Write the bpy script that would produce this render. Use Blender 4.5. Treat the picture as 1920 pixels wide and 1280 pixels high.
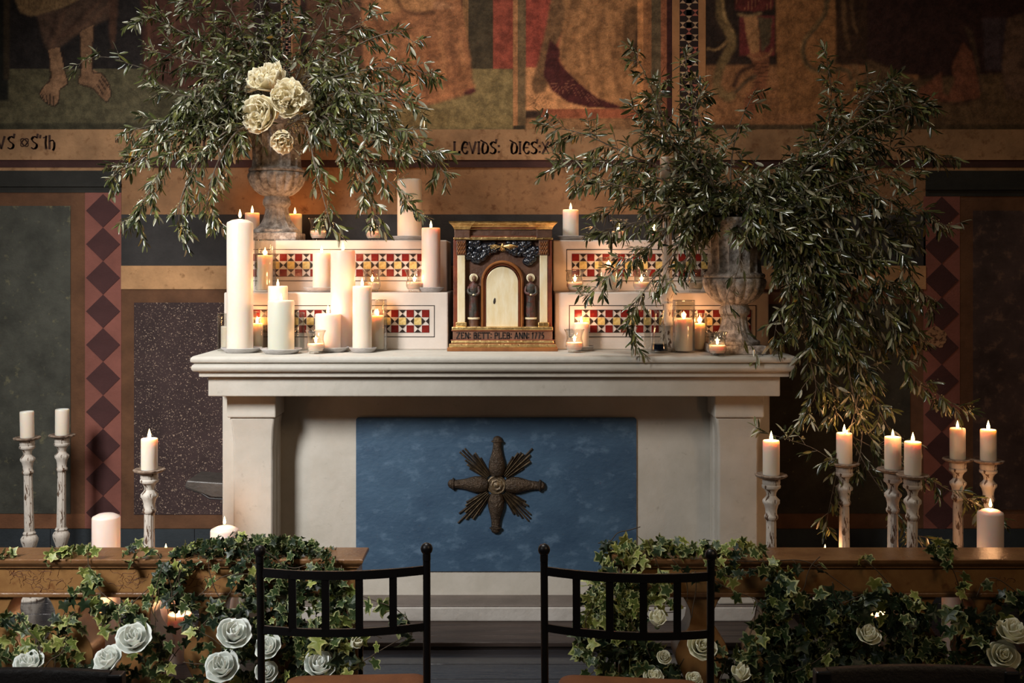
import bpy, math, random
import numpy as np
from mathutils import Vector, Matrix, noise

random.seed(7); rng = np.random.default_rng(7)
for _o in list(bpy.data.objects): bpy.data.objects.remove(_o)
S = bpy.context.scene
COL = S.collection
# ------------------------------------------------------------------ camera
F = 2082.0; EYE = 1.80; HOR = 500.0
cam = bpy.data.cameras.new('camera'); cam.sensor_width = 36; cam.lens = F/1920*36
cam.shift_y = -(640-HOR)/1920; cam.clip_start = .05
co = bpy.data.objects.new('camera', cam); COL.objects.link(co)
co.location = (0, 0, EYE); co.rotation_euler = (math.pi/2, 0, 0); S.camera = co
# ------------------------------------------------------------------ world, lights, exposure
W = bpy.data.worlds.new('world'); S.world = W; W.use_nodes = True
W.node_tree.nodes['Background'].inputs[0].default_value = (.9, .85, .8, 1)
W.node_tree.nodes['Background'].inputs[1].default_value = .018
def area(name, loc, target, sx, sy, power, color, spread=180):
    l = bpy.data.lights.new(name, 'AREA'); l.shape = 'RECTANGLE'; l.size = sx; l.size_y = sy
    l.energy = power; l.color = color; l.spread = math.radians(spread)
    o = bpy.data.objects.new(name, l); COL.objects.link(o); o.location = loc
    o.rotation_euler = (Vector(target)-Vector(loc)).to_track_quat('-Z', 'Y').to_euler(); return o
area('window_light_left', (-3.2, 1.2, 3.7), (-1.2, 5.0, 1.1), .9, 1.3, 36, (1, .98, .96), 54)
area('window_light_right', (3.0, .4, 4.2), (.5, 4.9, 1.2), .8, 1.2, 9, (1, .70, .42), 90)
area('leaf_sparkle_light', (-.9, 4.1, 5.6), (-.2, 4.8, 1.4), .9, .35, 32, (1, .97, .92), 95)  # added overhead lamp that makes the olive leaves sparkle; no window there
S.view_settings.view_transform = 'Standard'; S.view_settings.look = 'None'
S.view_settings.exposure = 0.0; S.view_settings.gamma = 1.0; S.view_settings.use_curve_mapping = False
FLAME_W = .50
# ------------------------------------------------------------------ helpers
def P(px, py, d): return Vector(((px-960)*d/F, d, EYE-(py-HOR)*d/F))
def X(px, d): return (px-960)*d/F
def Z(py, d): return EYE-(py-HOR)*d/F
def lin(c): return tuple(((v/255)/12.92 if v/255 <= .04045 else ((v/255+.055)/1.055)**2.4) for v in c)
def alb(c, k=1.0): return tuple(min(.92, v*k) for v in lin(c))
ORG = {}
class MB:
    def __init__(s): s.v = []; s.f = []; s.m = []
    def add(s, vs, fs, mi=0):
        b = len(s.v); s.v += [tuple(v) for v in vs]; s.f += [tuple(i+b for i in f) for f in fs]; s.m += [mi]*len(fs); return s
    def box(s, x0, x1, y0, y1, z0, z1, mi=0):
        vs = [(x, y, z) for z in (z0, z1) for y in (y0, y1) for x in (x0, x1)]
        return s.add(vs, [(0,2,3,1),(4,5,7,6),(0,1,5,4),(2,6,7,3),(0,4,6,2),(1,3,7,5)], mi)
    def lathe(s, prof, c=(0,0,0), seg=32, fn=None, mi=0, cap=True, rot=None):
        vs = []
        for (r, z) in prof:
            for i in range(seg):
                a = 2*math.pi*i/seg; k = fn(a, z, r) if fn else 1
                v = Vector((r*k*math.cos(a), r*k*math.sin(a), z))
                if rot is not None: v = rot @ v
                vs.append((v.x+c[0], v.y+c[1], v.z+c[2]))
        fs = []
        for j in range(len(prof)-1):
            for i in range(seg):
                a = j*seg+i; b = j*seg+(i+1) % seg
                fs.append((a, b, b+seg, a+seg))
        if cap:
            fs.append(tuple(range(seg-1, -1, -1))); n = (len(prof)-1)*seg; fs.append(tuple(range(n, n+seg)))
        return s.add(vs, fs, mi)
    def tube(s, pts, rad, seg=6, mi=0, cap=True):
        pts = [Vector(p) for p in pts]; n = len(pts)
        if not isinstance(rad, (list, tuple)): rad = [rad]*n
        vs = []; up = Vector((0, 0, 1))
        for i, p in enumerate(pts):
            t = (pts[min(i+1, n-1)]-pts[max(i-1, 0)])
            if t.length < 1e-9: t = Vector((0, 0, 1))
            t.normalize(); u = t.cross(up)
            if u.length < .05: u = t.cross(Vector((1, 0, 0)))
            u.normalize(); w = u.cross(t)
            for k in range(seg):
                a = 2*math.pi*k/seg; vs.append(p+(u*math.cos(a)+w*math.sin(a))*rad[i])
        fs = []
        for j in range(n-1):
            for i in range(seg):
                a = j*seg+i; b = j*seg+(i+1) % seg; fs.append((a, b, b+seg, a+seg))
        if cap: fs.append(tuple(range(seg-1, -1, -1))); fs.append(tuple(range((n-1)*seg, n*seg)))
        return s.add(vs, fs, mi)
    def prism(s, poly, y0, y1, mi=0):          # poly in X,Z ; extruded along Y
        n = len(poly); vs = [(x, y0, z) for x, z in poly]+[(x, y1, z) for x, z in poly]
        fs = [tuple(range(n)), tuple(range(2*n-1, n-1, -1))]+[(i, i+n, (i+1) % n+n, (i+1) % n) for i in range(n)]
        return s.add(vs, fs, mi)
    def ball(s, c, r, mi=0, seg=12, rings=8, sc=(1,1,1)):
        prof = [(max(1e-4, math.sin(math.pi*j/rings))*r, -math.cos(math.pi*j/rings)*r) for j in range(rings+1)]
        b = len(s.v); s.lathe(prof, (0,0,0), seg, None, mi, False)
        for i in range(b, len(s.v)):
            v = s.v[i]; s.v[i] = (v[0]*sc[0]+c[0], v[1]*sc[1]+c[1], v[2]*sc[2]+c[2])
        return s
def obj(name, mb, mats, parent=None, smooth=None, bevel=0):
    off = ORG.get(parent.name, Vector((0,0,0))) if parent else Vector((0,0,0))
    me = bpy.data.meshes.new(name)
    me.from_pydata([(v[0]-off.x, v[1]-off.y, v[2]-off.z) for v in mb.v], [], mb.f)
    if not isinstance(mats, (list, tuple)): mats = [mats]
    for m in mats: me.materials.append(m)
    if len(mats) > 1: me.polygons.foreach_set('material_index', mb.m)
    if smooth is not None:
        me.polygons.foreach_set('use_smooth', [True]*len(me.polygons))
        if smooth < 180: me.set_sharp_from_angle(angle=math.radians(smooth))
    me.update()
    o = bpy.data.objects.new(name, me); COL.objects.link(o)
    if parent: o.parent = parent
    ORG[o.name] = off
    if bevel:
        b = o.modifiers.new('bevel', 'BEVEL'); b.width = bevel; b.segments = 2; b.limit_method = 'ANGLE'; b.angle_limit = math.radians(35)
    return o
def tag(o, label, cat, group=None, kind=None):
    if label: o['label'] = label
    if cat: o['category'] = cat
    if group: o['group'] = group
    if kind: o['kind'] = kind
    return o
def thing(name, loc, label, cat, group=None):
    o = bpy.data.objects.new(name, None); COL.objects.link(o); o.location = loc; o.empty_display_size = .05
    ORG[o.name] = Vector(loc); return tag(o, label, cat, group)
def catmull(pts, n=8):
    pts = [Vector(p) for p in pts]; q = [pts[0]*2-pts[1]]+pts+[pts[-1]*2-pts[-2]]; out = []
    for i in range(1, len(q)-2):
        a, b, c, d = q[i-1:i+3]
        for k in range(n):
            t = k/n; out.append(.5*((2*b)+(c-a)*t+(2*a-5*b+4*c-d)*t*t+(3*b-a-3*c+d)*t**3))
    out.append(pts[-1]); return out
# ------------------------------------------------------------------ materials
def mat(name, c, rough=.6, c2=None, scale=8., lo=.35, hi=.65, metal=0., bump=0., bscale=60., spec=.5, detail=6., stretch=None, c3=None, s3=40., t3=(.62,.68), sss=0, coat=0, distort=0.):
    m = bpy.data.materials.new(name); m.use_nodes = True; nt = m.node_tree; N = nt.nodes; Lk = nt.links
    b = N['Principled BSDF']; b.inputs['Roughness'].default_value = rough; b.inputs['Metallic'].default_value = metal
    b.inputs['Specular IOR Level'].default_value = spec; b.inputs['Base Color'].default_value = (*c, 1)
    if coat: b.inputs['Coat Weight'].default_value = coat; b.inputs['Coat Roughness'].default_value = .12
    if sss:
        b.inputs['Subsurface Weight'].default_value = sss; b.inputs['Subsurface Radius'].default_value = (1., .55, .3); b.inputs['Subsurface Scale'].default_value = .035
    tc = N.new('ShaderNodeTexCoord'); src = tc.outputs['Object']
    if stretch:
        mp = N.new('ShaderNodeMapping'); mp.inputs['Scale'].default_value = stretch; Lk.new(src, mp.inputs['Vector']); src = mp.outputs['Vector']
    def nz(sc, det=detail, dist=0.):
        n = N.new('ShaderNodeTexNoise'); n.inputs['Scale'].default_value = sc; n.inputs['Detail'].default_value = det; n.inputs['Roughness'].default_value = .62
        n.inputs['Distortion'].default_value = dist; Lk.new(src, n.inputs['Vector']); return n
    col = None
    if c2 is not None:
        n = nz(scale, detail, distort); r = N.new('ShaderNodeValToRGB'); r.color_ramp.elements[0].position = lo; r.color_ramp.elements[1].position = hi
        r.color_ramp.elements[0].color = (*c2, 1); r.color_ramp.elements[1].color = (*c, 1)
        Lk.new(n.outputs['Fac'], r.inputs['Fac']); col = r.outputs['Color']
    if c3 is not None:
        n = nz(s3, 4); r = N.new('ShaderNodeValToRGB'); r.color_ramp.elements[0].position = t3[0]; r.color_ramp.elements[1].position = t3[1]
        r.color_ramp.elements[0].color = (0,0,0,1); r.color_ramp.elements[1].color = (1,1,1,1); Lk.new(n.outputs['Fac'], r.inputs['Fac'])
        mx = N.new('ShaderNodeMix'); mx.data_type = 'RGBA'; mx.inputs[7].default_value = (*c3, 1)
        if col: Lk.new(col, mx.inputs[6])
        else: mx.inputs[6].default_value = (*c, 1)
        Lk.new(r.outputs['Color'], mx.inputs[0]); col = mx.outputs[2]
    if col: Lk.new(col, b.inputs['Base Color'])
    if bump:
        n = nz(bscale, 5); bp = N.new('ShaderNodeBump'); bp.inputs['Strength'].default_value = bump; bp.inputs['Distance'].default_value = .01
        Lk.new(n.outputs['Fac'], bp.inputs['Height']); Lk.new(bp.outputs['Normal'], b.inputs['Normal'])
    return m
def vcol_mat(name, rough=.6, mottle=0., mscale=14., spec=.5, bump=0., trans=0.):
    m = bpy.data.materials.new(name); m.use_nodes = True; nt = m.node_tree; N = nt.nodes; Lk = nt.links
    b = N['Principled BSDF']; b.inputs['Roughness'].default_value = rough; b.inputs['Specular IOR Level'].default_value = spec
    a = N.new('ShaderNodeVertexColor'); a.layer_name = 'Col'; col = a.outputs['Color']
    if mottle:
        tc = N.new('ShaderNodeTexCoord')
        for sc, lo, hi, amt in ((mscale, .38, .66, mottle), (mscale*7, .35, .7, mottle*.7)):
            n = N.new('ShaderNodeTexNoise'); n.inputs['Scale'].default_value = sc; n.inputs['Detail'].default_value = 7; n.inputs['Roughness'].default_value = .65
            Lk.new(tc.outputs['Object'], n.inputs['Vector'])
            mr = N.new('ShaderNodeMapRange'); mr.inputs[1].default_value = lo; mr.inputs[2].default_value = hi
            mr.inputs[3].default_value = 1-amt; mr.inputs[4].default_value = 1+amt*.6; Lk.new(n.outputs['Fac'], mr.inputs[0])
            vm = N.new('ShaderNodeVectorMath'); vm.operation = 'SCALE'; Lk.new(col, vm.inputs[0]); Lk.new(mr.outputs[0], vm.inputs['Scale']); col = vm.outputs[0]
    Lk.new(col, b.inputs['Base Color'])
    if bump:
        tc = N.new('ShaderNodeTexCoord'); n = N.new('ShaderNodeTexNoise'); n.inputs['Scale'].default_value = 70; n.inputs['Detail'].default_value = 6
        Lk.new(tc.outputs['Object'], n.inputs['Vector']); bp = N.new('ShaderNodeBump'); bp.inputs['Strength'].default_value = bump; bp.inputs['Distance'].default_value = .01
        Lk.new(n.outputs['Fac'], bp.inputs['Height']); Lk.new(bp.outputs['Normal'], b.inputs['Normal'])
    if trans:
        t = N.new('ShaderNodeBsdfTranslucent'); Lk.new(col, t.inputs['Color']); mx = N.new('ShaderNodeMixShader'); mx.inputs[0].default_value = trans
        Lk.new(b.outputs[0], mx.inputs[1]); Lk.new(t.outputs[0], mx.inputs[2]); Lk.new(mx.outputs[0], N['Material Output'].inputs[0])
    return m
def fres(name, c, k=2.1, var=.45, **kw):
    g_ = sum(c)/3; c = tuple(v*.78+g_*.22 for v in c); a = alb(c, k); return mat(name, a, .82, tuple(v*(1-var) for v in a), kw.pop('scale', 7.), .3, .68, bump=kw.pop('bump', .25), bscale=90, spec=.25, **kw)
M = {}
M['altar'] = mat('altar_plaster', (.49, .465, .41), .6, (.40, .375, .32), 5, .3, .7, bump=.22, bscale=28, c3=(.32, .295, .25), s3=24, t3=(.64, .8))
M['grad'] = mat('gradine_plaster', (.66, .59, .52), .6, (.58, .51, .445), 6, .3, .7, bump=.15, bscale=40, c3=(.2, .13, .1), s3=38, t3=(.74, .77))
M['blue'] = mat('blue_paint', (.050, .104, .170), .55, (.018, .048, .094), 3.6, .26, .76, bump=.25, bscale=35, c3=(.105, .175, .26), s3=15, t3=(.54, .85), stretch=(1, 1, 1.5))
M['wax'] = mat('wax', (.80, .71, .60), .38, sss=.6, spec=.4)
M['wax_grey'] = mat('wax_pale_green', (.60, .60, .50), .34, sss=.4, spec=.4)
M['wax_pink'] = mat('wax_blush', (.80, .66, .58), .36, sss=.6, spec=.4)
M['wick'] = mat('wick', (.02, .015, .01), .9)
M['plate'] = mat('plate_chalk_grey', (.52, .50, .49), .55, (.36, .34, .33), 26, .3, .65, bump=.5, bscale=60, c3=(.15, .12, .1), s3=30, t3=(.68, .72), stretch=(1, 1, 4))
M['stick'] = mat('candlestick_chipped_white', (.62, .57, .50), .62, (.46, .41, .35), 12, .3, .6, bump=.3, bscale=60, c3=(.10, .055, .03), s3=46, t3=(.565, .60), stretch=(1.6, 1.6, .42))
M['rust'] = mat('rusted_rim', (.30, .22, .16), .7, (.07, .04, .025), 45, .35, .6, bump=.6, bscale=70)
M['urn'] = mat('urn_weathered_stone', (.50, .46, .41), .88, (.19, .165, .14), 38, .36, .62, bump=1., bscale=90, c3=(.66, .62, .57), s3=22, t3=(.56, .72), spec=.2)
M['black'] = mat('black_metal', (.012, .011, .012), .38, bump=.08, bscale=40)
M['leather'] = mat('tan_leather', (.22, .075, .022), .55, (.15, .048, .014), 14, .3, .7, bump=.2, bscale=120)
M['darkleather'] = mat('dark_leather', (.014, .010, .009), .5, (.007, .005, .005), 10, bump=.2, bscale=100)
M['chrome'] = mat('steel', (.5, .5, .5), .25, metal=1)
M['wood'] = mat('black_stained_wood', (.034, .031, .033), .16, (.014, .012, .013), 6, .3, .7, bump=.28, bscale=22, stretch=(.35, 3, 3), spec=.9, coat=.6)
M['wood2'] = mat('dark_brown_wood', (.050, .032, .024), .45, (.022, .014, .011), 7, .3, .7, bump=.3, bscale=20, stretch=(.3, 3, 3))
M['stonestep'] = mat('grey_stone_step', (.45, .43, .40), .6, (.33, .31, .28), 6, .3, .7, bump=.3, bscale=30, c3=(.2, .17, .15), s3=30, t3=(.68, .75))
M['steptread'] = mat('shaded_stone_tread', (.17, .14, .12), .6, (.11, .09, .075), 6, .3, .7, bump=.3, bscale=30)  # step stone again, with the shade on its top put into the colour
M['rail'] = mat('ochre_marble', (.31, .165, .058), .34, (.21, .098, .034), 5, .3, .7, bump=.12, bscale=40, c3=(.15, .055, .02), s3=11, t3=(.60, .70), distort=2.)
M['railcap'] = mat('ochre_marble_cap', (.24, .12, .048), .28, (.14, .063, .027), 9, .3, .7, bump=.25, bscale=60)
M['vein'] = mat('rust_vein', (.10, .03, .012), .5)
M['gold'] = mat('gilding', (.85, .60, .26), .32, (.42, .22, .07), 22, .3, .62, metal=1., bump=.35, bscale=60, c3=(.13, .04, .015), s3=45, t3=(.66, .72))
M['golddoor'] = mat('worn_gold_door', (.90, .82, .60), .34, (.80, .66, .38), 16, .3, .7, metal=.12, bump=.12, bscale=60, c3=(.18, .13, .07), s3=55, t3=(.70, .76), stretch=(3, 1, .8))
M['redwood'] = mat('red_bole_wood', (.26, .055, .018), .42, (.09, .022, .010), 14, .3, .7, bump=.3, bscale=50)
M['brown'] = mat('tabernacle_brown', (.15, .070, .038), .45, (.065, .028, .016), 18, .3, .7, bump=.3, bscale=60)
M['orangewood'] = mat('arch_moulding_wood', (.30, .115, .03), .36, (.17, .055, .015), 12, .3, .7, bump=.2, bscale=50, stretch=(1, 1, .4))
M['cloud'] = mat('black_lacquer', (.010, .012, .018), .16, spec=.7, bump=.25, bscale=30)
M['saintred'] = mat('saint_red_robe', (.095, .024, .016), .45, (.035, .034, .026), 26, .42, .58, bump=.5, c3=(.22,.13,.05), s3=60, t3=(.66,.7))
M['skin'] = mat('carved_skin', (.16, .085, .045), .5)
M['ink'] = mat('dark_lettering', (.018, .010, .007), .7)
M['tile_red'] = mat('tile_red', (.22, .018, .012), .25, (.13, .010, .008), 30, bump=.15)
M['tile_dark'] = mat('tile_dark', (.035, .022, .016), .3, (.02, .013, .01), 30, bump=.15)
M['tile_yellow'] = mat('tile_yellow', (.68, .53, .20), .35, (.52, .36, .09), 90, .4, .6, bump=.4, bscale=150)
M['bronze'] = mat('dark_bronze', (.075, .05, .030), .36, (.028, .019, .012), 25, .3, .65, metal=.55, bump=.8, bscale=90)
M['bronzelight'] = mat('worn_gilt_rays', (.26, .19, .11), .38, (.05, .035, .022), 40, .35, .62, metal=.5, bump=.4, bscale=80)
M['bark'] = mat('olive_bark', (.20, .165, .125), .8, (.10, .08, .055), 40, bump=.4, bscale=90)
M['vine'] = mat('ivy_vine', (.055, .035, .018), .7)
M['leaf'] = vcol_mat('olive_leaf', .24, spec=.75, trans=.06)
M['ivy'] = vcol_mat('ivy_leaf', .42, .22, 60, spec=.4, trans=.1)
M['blossom'] = mat('olive_blossom', (.50, .47, .25), .6)
M['rose'] = mat('rose_petal', (.76, .78, .72), .55, (.68, .72, .66), 20, sss=.15)
M['rosewarm'] = mat('rose_petal_cream', (.78, .76, .58), .55, (.70, .68, .48), 20, sss=.15)
M['peony'] = mat('peony_petal', (.88, .80, .58), .5, (.84, .72, .44), 25, sss=.2)
M['stem'] = mat('green_stem', (.05, .09, .025), .6)
M['liquid'] = mat('dark_liquid', (.006, .008, .02), .1)
M['floor'] = mat('nave_floor_tile', (.12, .085, .06), .4, (.07, .05, .035), 5, bump=.1)
def glass_mat():
    m = bpy.data.materials.new('clear_glass'); m.use_nodes = True; N = m.node_tree.nodes; Lk = m.node_tree.links
    N.remove(N['Principled BSDF']); t = N.new('ShaderNodeBsdfTransparent'); t.inputs[0].default_value = (.90, .90, .88, 1)
    g = N.new('ShaderNodeBsdfGlossy'); g.inputs['Roughness'].default_value = .03
    lw = N.new('ShaderNodeLayerWeight'); lw.inputs['Blend'].default_value = .28
    mr = N.new('ShaderNodeMapRange'); mr.inputs[3].default_value = .05; mr.inputs[4].default_value = .95; Lk.new(lw.outputs['Facing'], mr.inputs[0])
    pw = N.new('ShaderNodeMath'); pw.operation = 'POWER'; pw.inputs[1].default_value = 1.7; Lk.new(lw.outputs['Facing'], pw.inputs[0]); Lk.new(pw.outputs[0], mr.inputs[0])
    mx = N.new('ShaderNodeMixShader'); Lk.new(mr.outputs[0], mx.inputs[0]); Lk.new(t.outputs[0], mx.inputs[1]); Lk.new(g.outputs[0], mx.inputs[2])
    Lk.new(mx.outputs[0], N['Material Output'].inputs[0]); return m
M['glass'] = glass_mat()
def flame_mat():
    m = bpy.data.materials.new('candle_flame'); m.use_nodes = True; N = m.node_tree.nodes; Lk = m.node_tree.links
    N.remove(N['Principled BSDF']); e = N.new('ShaderNodeEmission'); e.inputs[0].default_value = (1, .60, .20, 1); e.inputs[1].default_value = 9
    t = N.new('ShaderNodeBsdfTransparent'); a = N.new('ShaderNodeAddShader'); Lk.new(e.outputs[0], a.inputs[0]); Lk.new(t.outputs[0], a.inputs[1])
    Lk.new(a.outputs[0], N['Material Output'].inputs[0]); m.cycles.emission_sampling = 'NONE'; return m
M['flame'] = flame_mat()

# ================================================================== THE SETTING
DW = 5.65
fl = MB(); fl.box(-5, 5, -1.5, 6.2, -.1, 0); tag(obj('floor', fl, M['floor']), 'dark tiled chapel floor', None, kind='structure')
w = MB(); w.box(-5, 5, DW, DW+.25, 0, 5.2)
wall = tag(obj('wall_back', w, fres('wall_plaster', (75, 52, 32))), 'frescoed chapel wall behind the altar', None, kind='structure')
def wbox(name, px0, px1, py0, py1, m, t=.004, parent=None):
    b = MB(); b.box(X(px0, DW), X(px1, DW), DW-t, DW+.01, Z(py1, DW), Z(py0, DW)); return obj(name, b, m, parent or wall)
LX, RX = -700, 2600
wt = fres('band_tan', (124, 88, 54), c3=alb((84,58,36),1.9), s3=24, t3=(.55,.72)); wt2 = fres('band_tan_dark', (104, 66, 36)); wmar = fres('band_maroon', (48, 24, 20)); wgd = fres('band_green_black', (30, 29, 25))
wcen = fres('centre_ochre', (112, 76, 44), scale=5, c3=alb((74,48,28),1.9), s3=26, t3=(.55,.72)); wslate = fres('slate_band', (36, 34, 33)); wlt = fres('light_tan_band', (140, 100, 60), c3=alb((80,52,28),1.6), s3=20, t3=(.6,.75))
wbr = fres('frame_brown', (76, 46, 25)); wgreen = fres('green_marble_panel', (52, 52, 44), var=.6, c3=alb((84,80,58),1.8), s3=22, t3=(.6,.8)); wpink = fres('strip_red', (98, 52, 42), var=.3)
wdia = fres('diamond_maroon', (52, 26, 25), var=.3); wblue = fres('blue_black_base', (32, 38, 42), var=.4); worg = fres('orange_strip', (92, 54, 30))
wpor = fres('porphyry_panel', (44, 30, 29), var=.4, c3=alb((150,130,112),1.5), s3=150, t3=(.61,.66)); wpur = fres('purple_marble_panel', (58, 42, 38), var=.6, c3=alb((88,66,52),1.8), s3=14, t3=(.55,.75))
wgr2 = fres('dark_green_marble_panel', (42, 38, 28), var=.6, c3=alb((80,70,46),1.6), s3=40, t3=(.66,.72))
wbox('inscription_band', LX, RX, 243, 300, wt, .012)
wbox('maroon_line', LX, RX, 300, 314, wmar, .008)
wbox('pale_line', LX, 228, 314, 320, wt, .006); wbox('pale_line', 1735, RX, 314, 320, wt, .006)
wbox('dark_cornice_band', LX, 228, 320, 361, wgd, .006); wbox('dark_cornice_band', 1735, RX, 320, 368, wgd, .006)
wbox('dark_cornice_fillet', LX, 228, 344, 350, wgd, .014); wbox('dark_cornice_fillet', 1735, RX, 350, 356, wgd, .014)
wbox('ochre_field', 228, 1735, 314, 402, wcen, .003)
wbox('slate_band', 228, 1735, 402, 498, wslate, .005)
wbox('light_band', 228, 1735, 498, 542, wlt, .009)
wbox('brown_frame', 228, 1735, 542, 990, wbr, .003)
wbox('brown_frame', LX, 160, 361, 963, wbr, .003); wbox('brown_frame', 1798, RX, 368, 963, wbr, .003)
wbox('porphyry_panel', 252, 700, 567, 964, wpor, .006); wbox('marble_panel', 1100, 1706, 570, 962, wgr2, .006)
wbox('marble_panel', -420, 133, 386, 962, wgreen, .006); wbox('marble_panel', 1824, 2250, 395, 955, wpur, .006)
wbox('orange_strip', LX, 228, 963, 990, worg, .004); wbox('orange_strip', 1735, RX, 963, 990, worg, .004)
wbox('dark_blue_base', LX, 95, 991, 1140, wblue, .008); wbox('dark_blue_base', 96, 365, 991, 1140, wblue, .008); wbox('dark_blue_base', 366, RX, 991, 1140, wblue, .008)
for cx, y0, n in ((194, 395, 10), (1765, 400, 10)):
    wbox('diamond_strip', cx-34, cx+34, 361 if cx < 900 else 368, 990, wpink, .005)
    r = 31.3; dm = MB(); a = r*DW/F
    base = MB(); base.prism([(0, -a), (a*1.02, 0), (0, a), (-a*1.02, 0)], 0, .012)
    o0 = None
    for k in range(n):
        c = P(cx, y0+62.8*k, DW)
        if o0 is None: o0 = obj('diamond', base, wdia, wall); o = o0
        else: o = o0.copy(); COL.objects.link(o); o.parent = wall
        o.location = (c.x, DW-.007, c.z)
# bare plaster patch in the right diamond strip
pp = MB(); c = P(1752, 632, DW); pts = []
for i in range(26):
    a = 2*math.pi*i/26; r = .062*(1+.35*noise.noise((math.cos(a)*2, math.sin(a)*2, 3.3))); pts.append((c.x+r*math.cos(a)*.95, c.z+r*math.sin(a)*.85))
pp.prism(pts, DW-.0085, DW); obj('bare_plaster_patch', pp, fres('bare_plaster', (128, 92, 60), c3=alb((60,38,26),1.5), s3=50, t3=(.5,.6)), wall)

# ---- fresco zone: painted in pixel space, on the wall itself
def fresco():
    st = 2.2; xs = np.arange(-500, 2420+st, st); ys = np.arange(-260, 243.01, st); ys = ys*(243/ys[-1]) if ys[-1] != 243 else ys
    GX, GY = np.meshgrid(xs, ys); img = np.zeros(GX.shape+(3,)); img[:] = lin((44, 28, 18))
    def blur(m, n):
        for _ in range(n):
            m = (m+np.roll(m, 1, 0)+np.roll(m, -1, 0)+np.roll(m, 1, 1)+np.roll(m, -1, 1))/5
        return m
    def poly(pts, c, soft=1, al=1.):
        p = np.array(pts, float); inside = np.zeros(GX.shape, bool); j = len(p)-1
        for i in range(len(p)):
            xi, yi = p[i]; xj, yj = p[j]
            cond = ((yi > GY) != (yj > GY)) & (GX < (xj-xi)*(GY-yi)/((yj-yi) if yj != yi else 1e-9)+xi); inside ^= cond; j = i
        m = blur(inside.astype(float), soft)[..., None]*al; img[:] = img*(1-m)+np.array(lin(c))*m
    def rect(x0, x1, y0, y1, c, soft=0, al=1.): poly([(x0,y0),(x1,y0),(x1,y1),(x0,y1)], c, soft, al)
    def line(pts, wd, c, soft=1, al=.9):
        pts = np.array([tuple(v)[:2] for v in catmull([(a, b, 0) for a, b in pts], 8)]) if len(pts) > 2 else np.array(pts, float)
        dm = np.full(GX.shape, 1e9)
        for a, b in zip(pts[:-1], pts[1:]):
            ab = b-a; L2 = max(1e-6, (ab**2).sum()); t = np.clip(((GX-a[0])*ab[0]+(GY-a[1])*ab[1])/L2, 0, 1)
            dm = np.minimum(dm, np.hypot(GX-a[0]-t*ab[0], GY-a[1]-t*ab[1]))
        m = blur((dm < wd/2).astype(float), soft)[..., None]*al; img[:] = img*(1-m)+np.array(lin(c))*m
    # left saint
    rect(-500, 300, -260, 132, (27, 22, 20)); rect(-500, 560, 130, 243, (64, 58, 38)); rect(-500, 960, 231, 243, (44, 40, 26), 1)
    rect(-500, 15, -260, 188, (20, 19, 14), 1); rect(8, 17, -260, 150, (44, 34, 20), 1)
    poly([(28,-120),(190,-120),(150,0),(120,14),(85,27),(58,31),(38,24),(28,0)], (100, 76, 46), 1)
    for i in range(14):
        x = 36+i*8; line([(x, -20), (x+3, 8+6*math.sin(i))], 1.6, (62, 44, 26), 0, .6)
    poly([(70,28),(120,16),(150,0),(232,-60),(216,30),(180,46),(150,62),(118,84),(95,102),(84,84),(74,50)], (62, 44, 32), 2)
    for q in ([(120,20),(112,50),(95,95)], [(190,0),(150,40),(112,72)], [(205,8),(170,42),(130,66)]): line(q, 5, (88, 58, 38), 3, .5)
    for q in ([(105,30),(98,60),(88,84)], [(175,10),(140,44),(105,80)]): line(q, 4, (38, 22, 16), 3, .7)
    poly([(203,-20),(222,-20),(218,60),(212,98),(206,70)], (60, 38, 25), 2)
    poly([(91,94),(112,88),(120,128),(127,156),(113,168),(110,190),(103,199),(92,195),(80,186),(75,174),(84,160),(95,146)], (106, 76, 50), 0)
    poly([(150,60),(177,46),(173,130),(190,137),(204,156),(208,178),(201,191),(190,183),(174,166),(150,158),(146,150),(152,135)], (98, 70, 46), 0)
    for q in ([(79,176),(84,190)], [(86,176),(90,194)], [(94,176),(95,198)], [(101,180),(101,196)], [(186,150),(198,168)], [(190,144),(206,166)], [(182,158),(194,178)]): line(q, 2.4, (26, 14, 10), 0, .9)
    line([(118,92),(121,130),(127,156),(113,168),(110,190),(103,199),(92,196),(80,187),(75,174),(84,160),(95,146),(92,100)], 2.4, (30, 17, 11), 0, .8); line([(176,50),(173,130),(190,137),(204,156),(208,178),(201,191),(190,183),(174,166),(150,158),(146,150),(152,135),(151,70)], 2.4, (30, 17, 11), 0, .8)
    # second figure behind olives
    poly([(262,-100),(470,-100),(478,140),(440,190),(270,150)], (58, 32, 22), 3)
    for x in (285, 330, 395, 452, 466): line([(x, -60), (x-6, 60), (x+4, 150)], 7, (84, 50, 30), 4, .55)
    rect(476, 530, -260, 140, (30, 18, 15)); rect(549, 563, -260, 150, (104, 64, 36)); rect(563, 575, -260, 150, (40, 22, 18)); rect(575, 700, -260, 140, (66, 40, 24), 2)
    # first seated figure
    rect(560, 962, 128, 243, (98, 80, 44), 1); rect(867, 878, -260, 118, (102, 68, 34)); rect(878, 924, -260, 128, (52, 41, 25)); rect(924, 962, -260, 130, (112, 46, 27), 0)
    poly([(675,-120),(858,-120),(866,10),(874,60),(882,110),(886,150),(890,170),(862,182),(800,198),(735,202),(698,186),(680,100)], (116, 70, 36), 2)
    poly([(700,-60),(815,-60),(818,10),(806,22),(780,24),(752,16),(730,30),(712,24)], (132, 86, 44), 2)
    line([(746,0),(756,18),(782,27),(812,22)], 5, (66, 38, 20), 2); poly([(812,2),(832,4),(852,15),(836,17),(814,18)], (134, 88, 52), 1)
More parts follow.
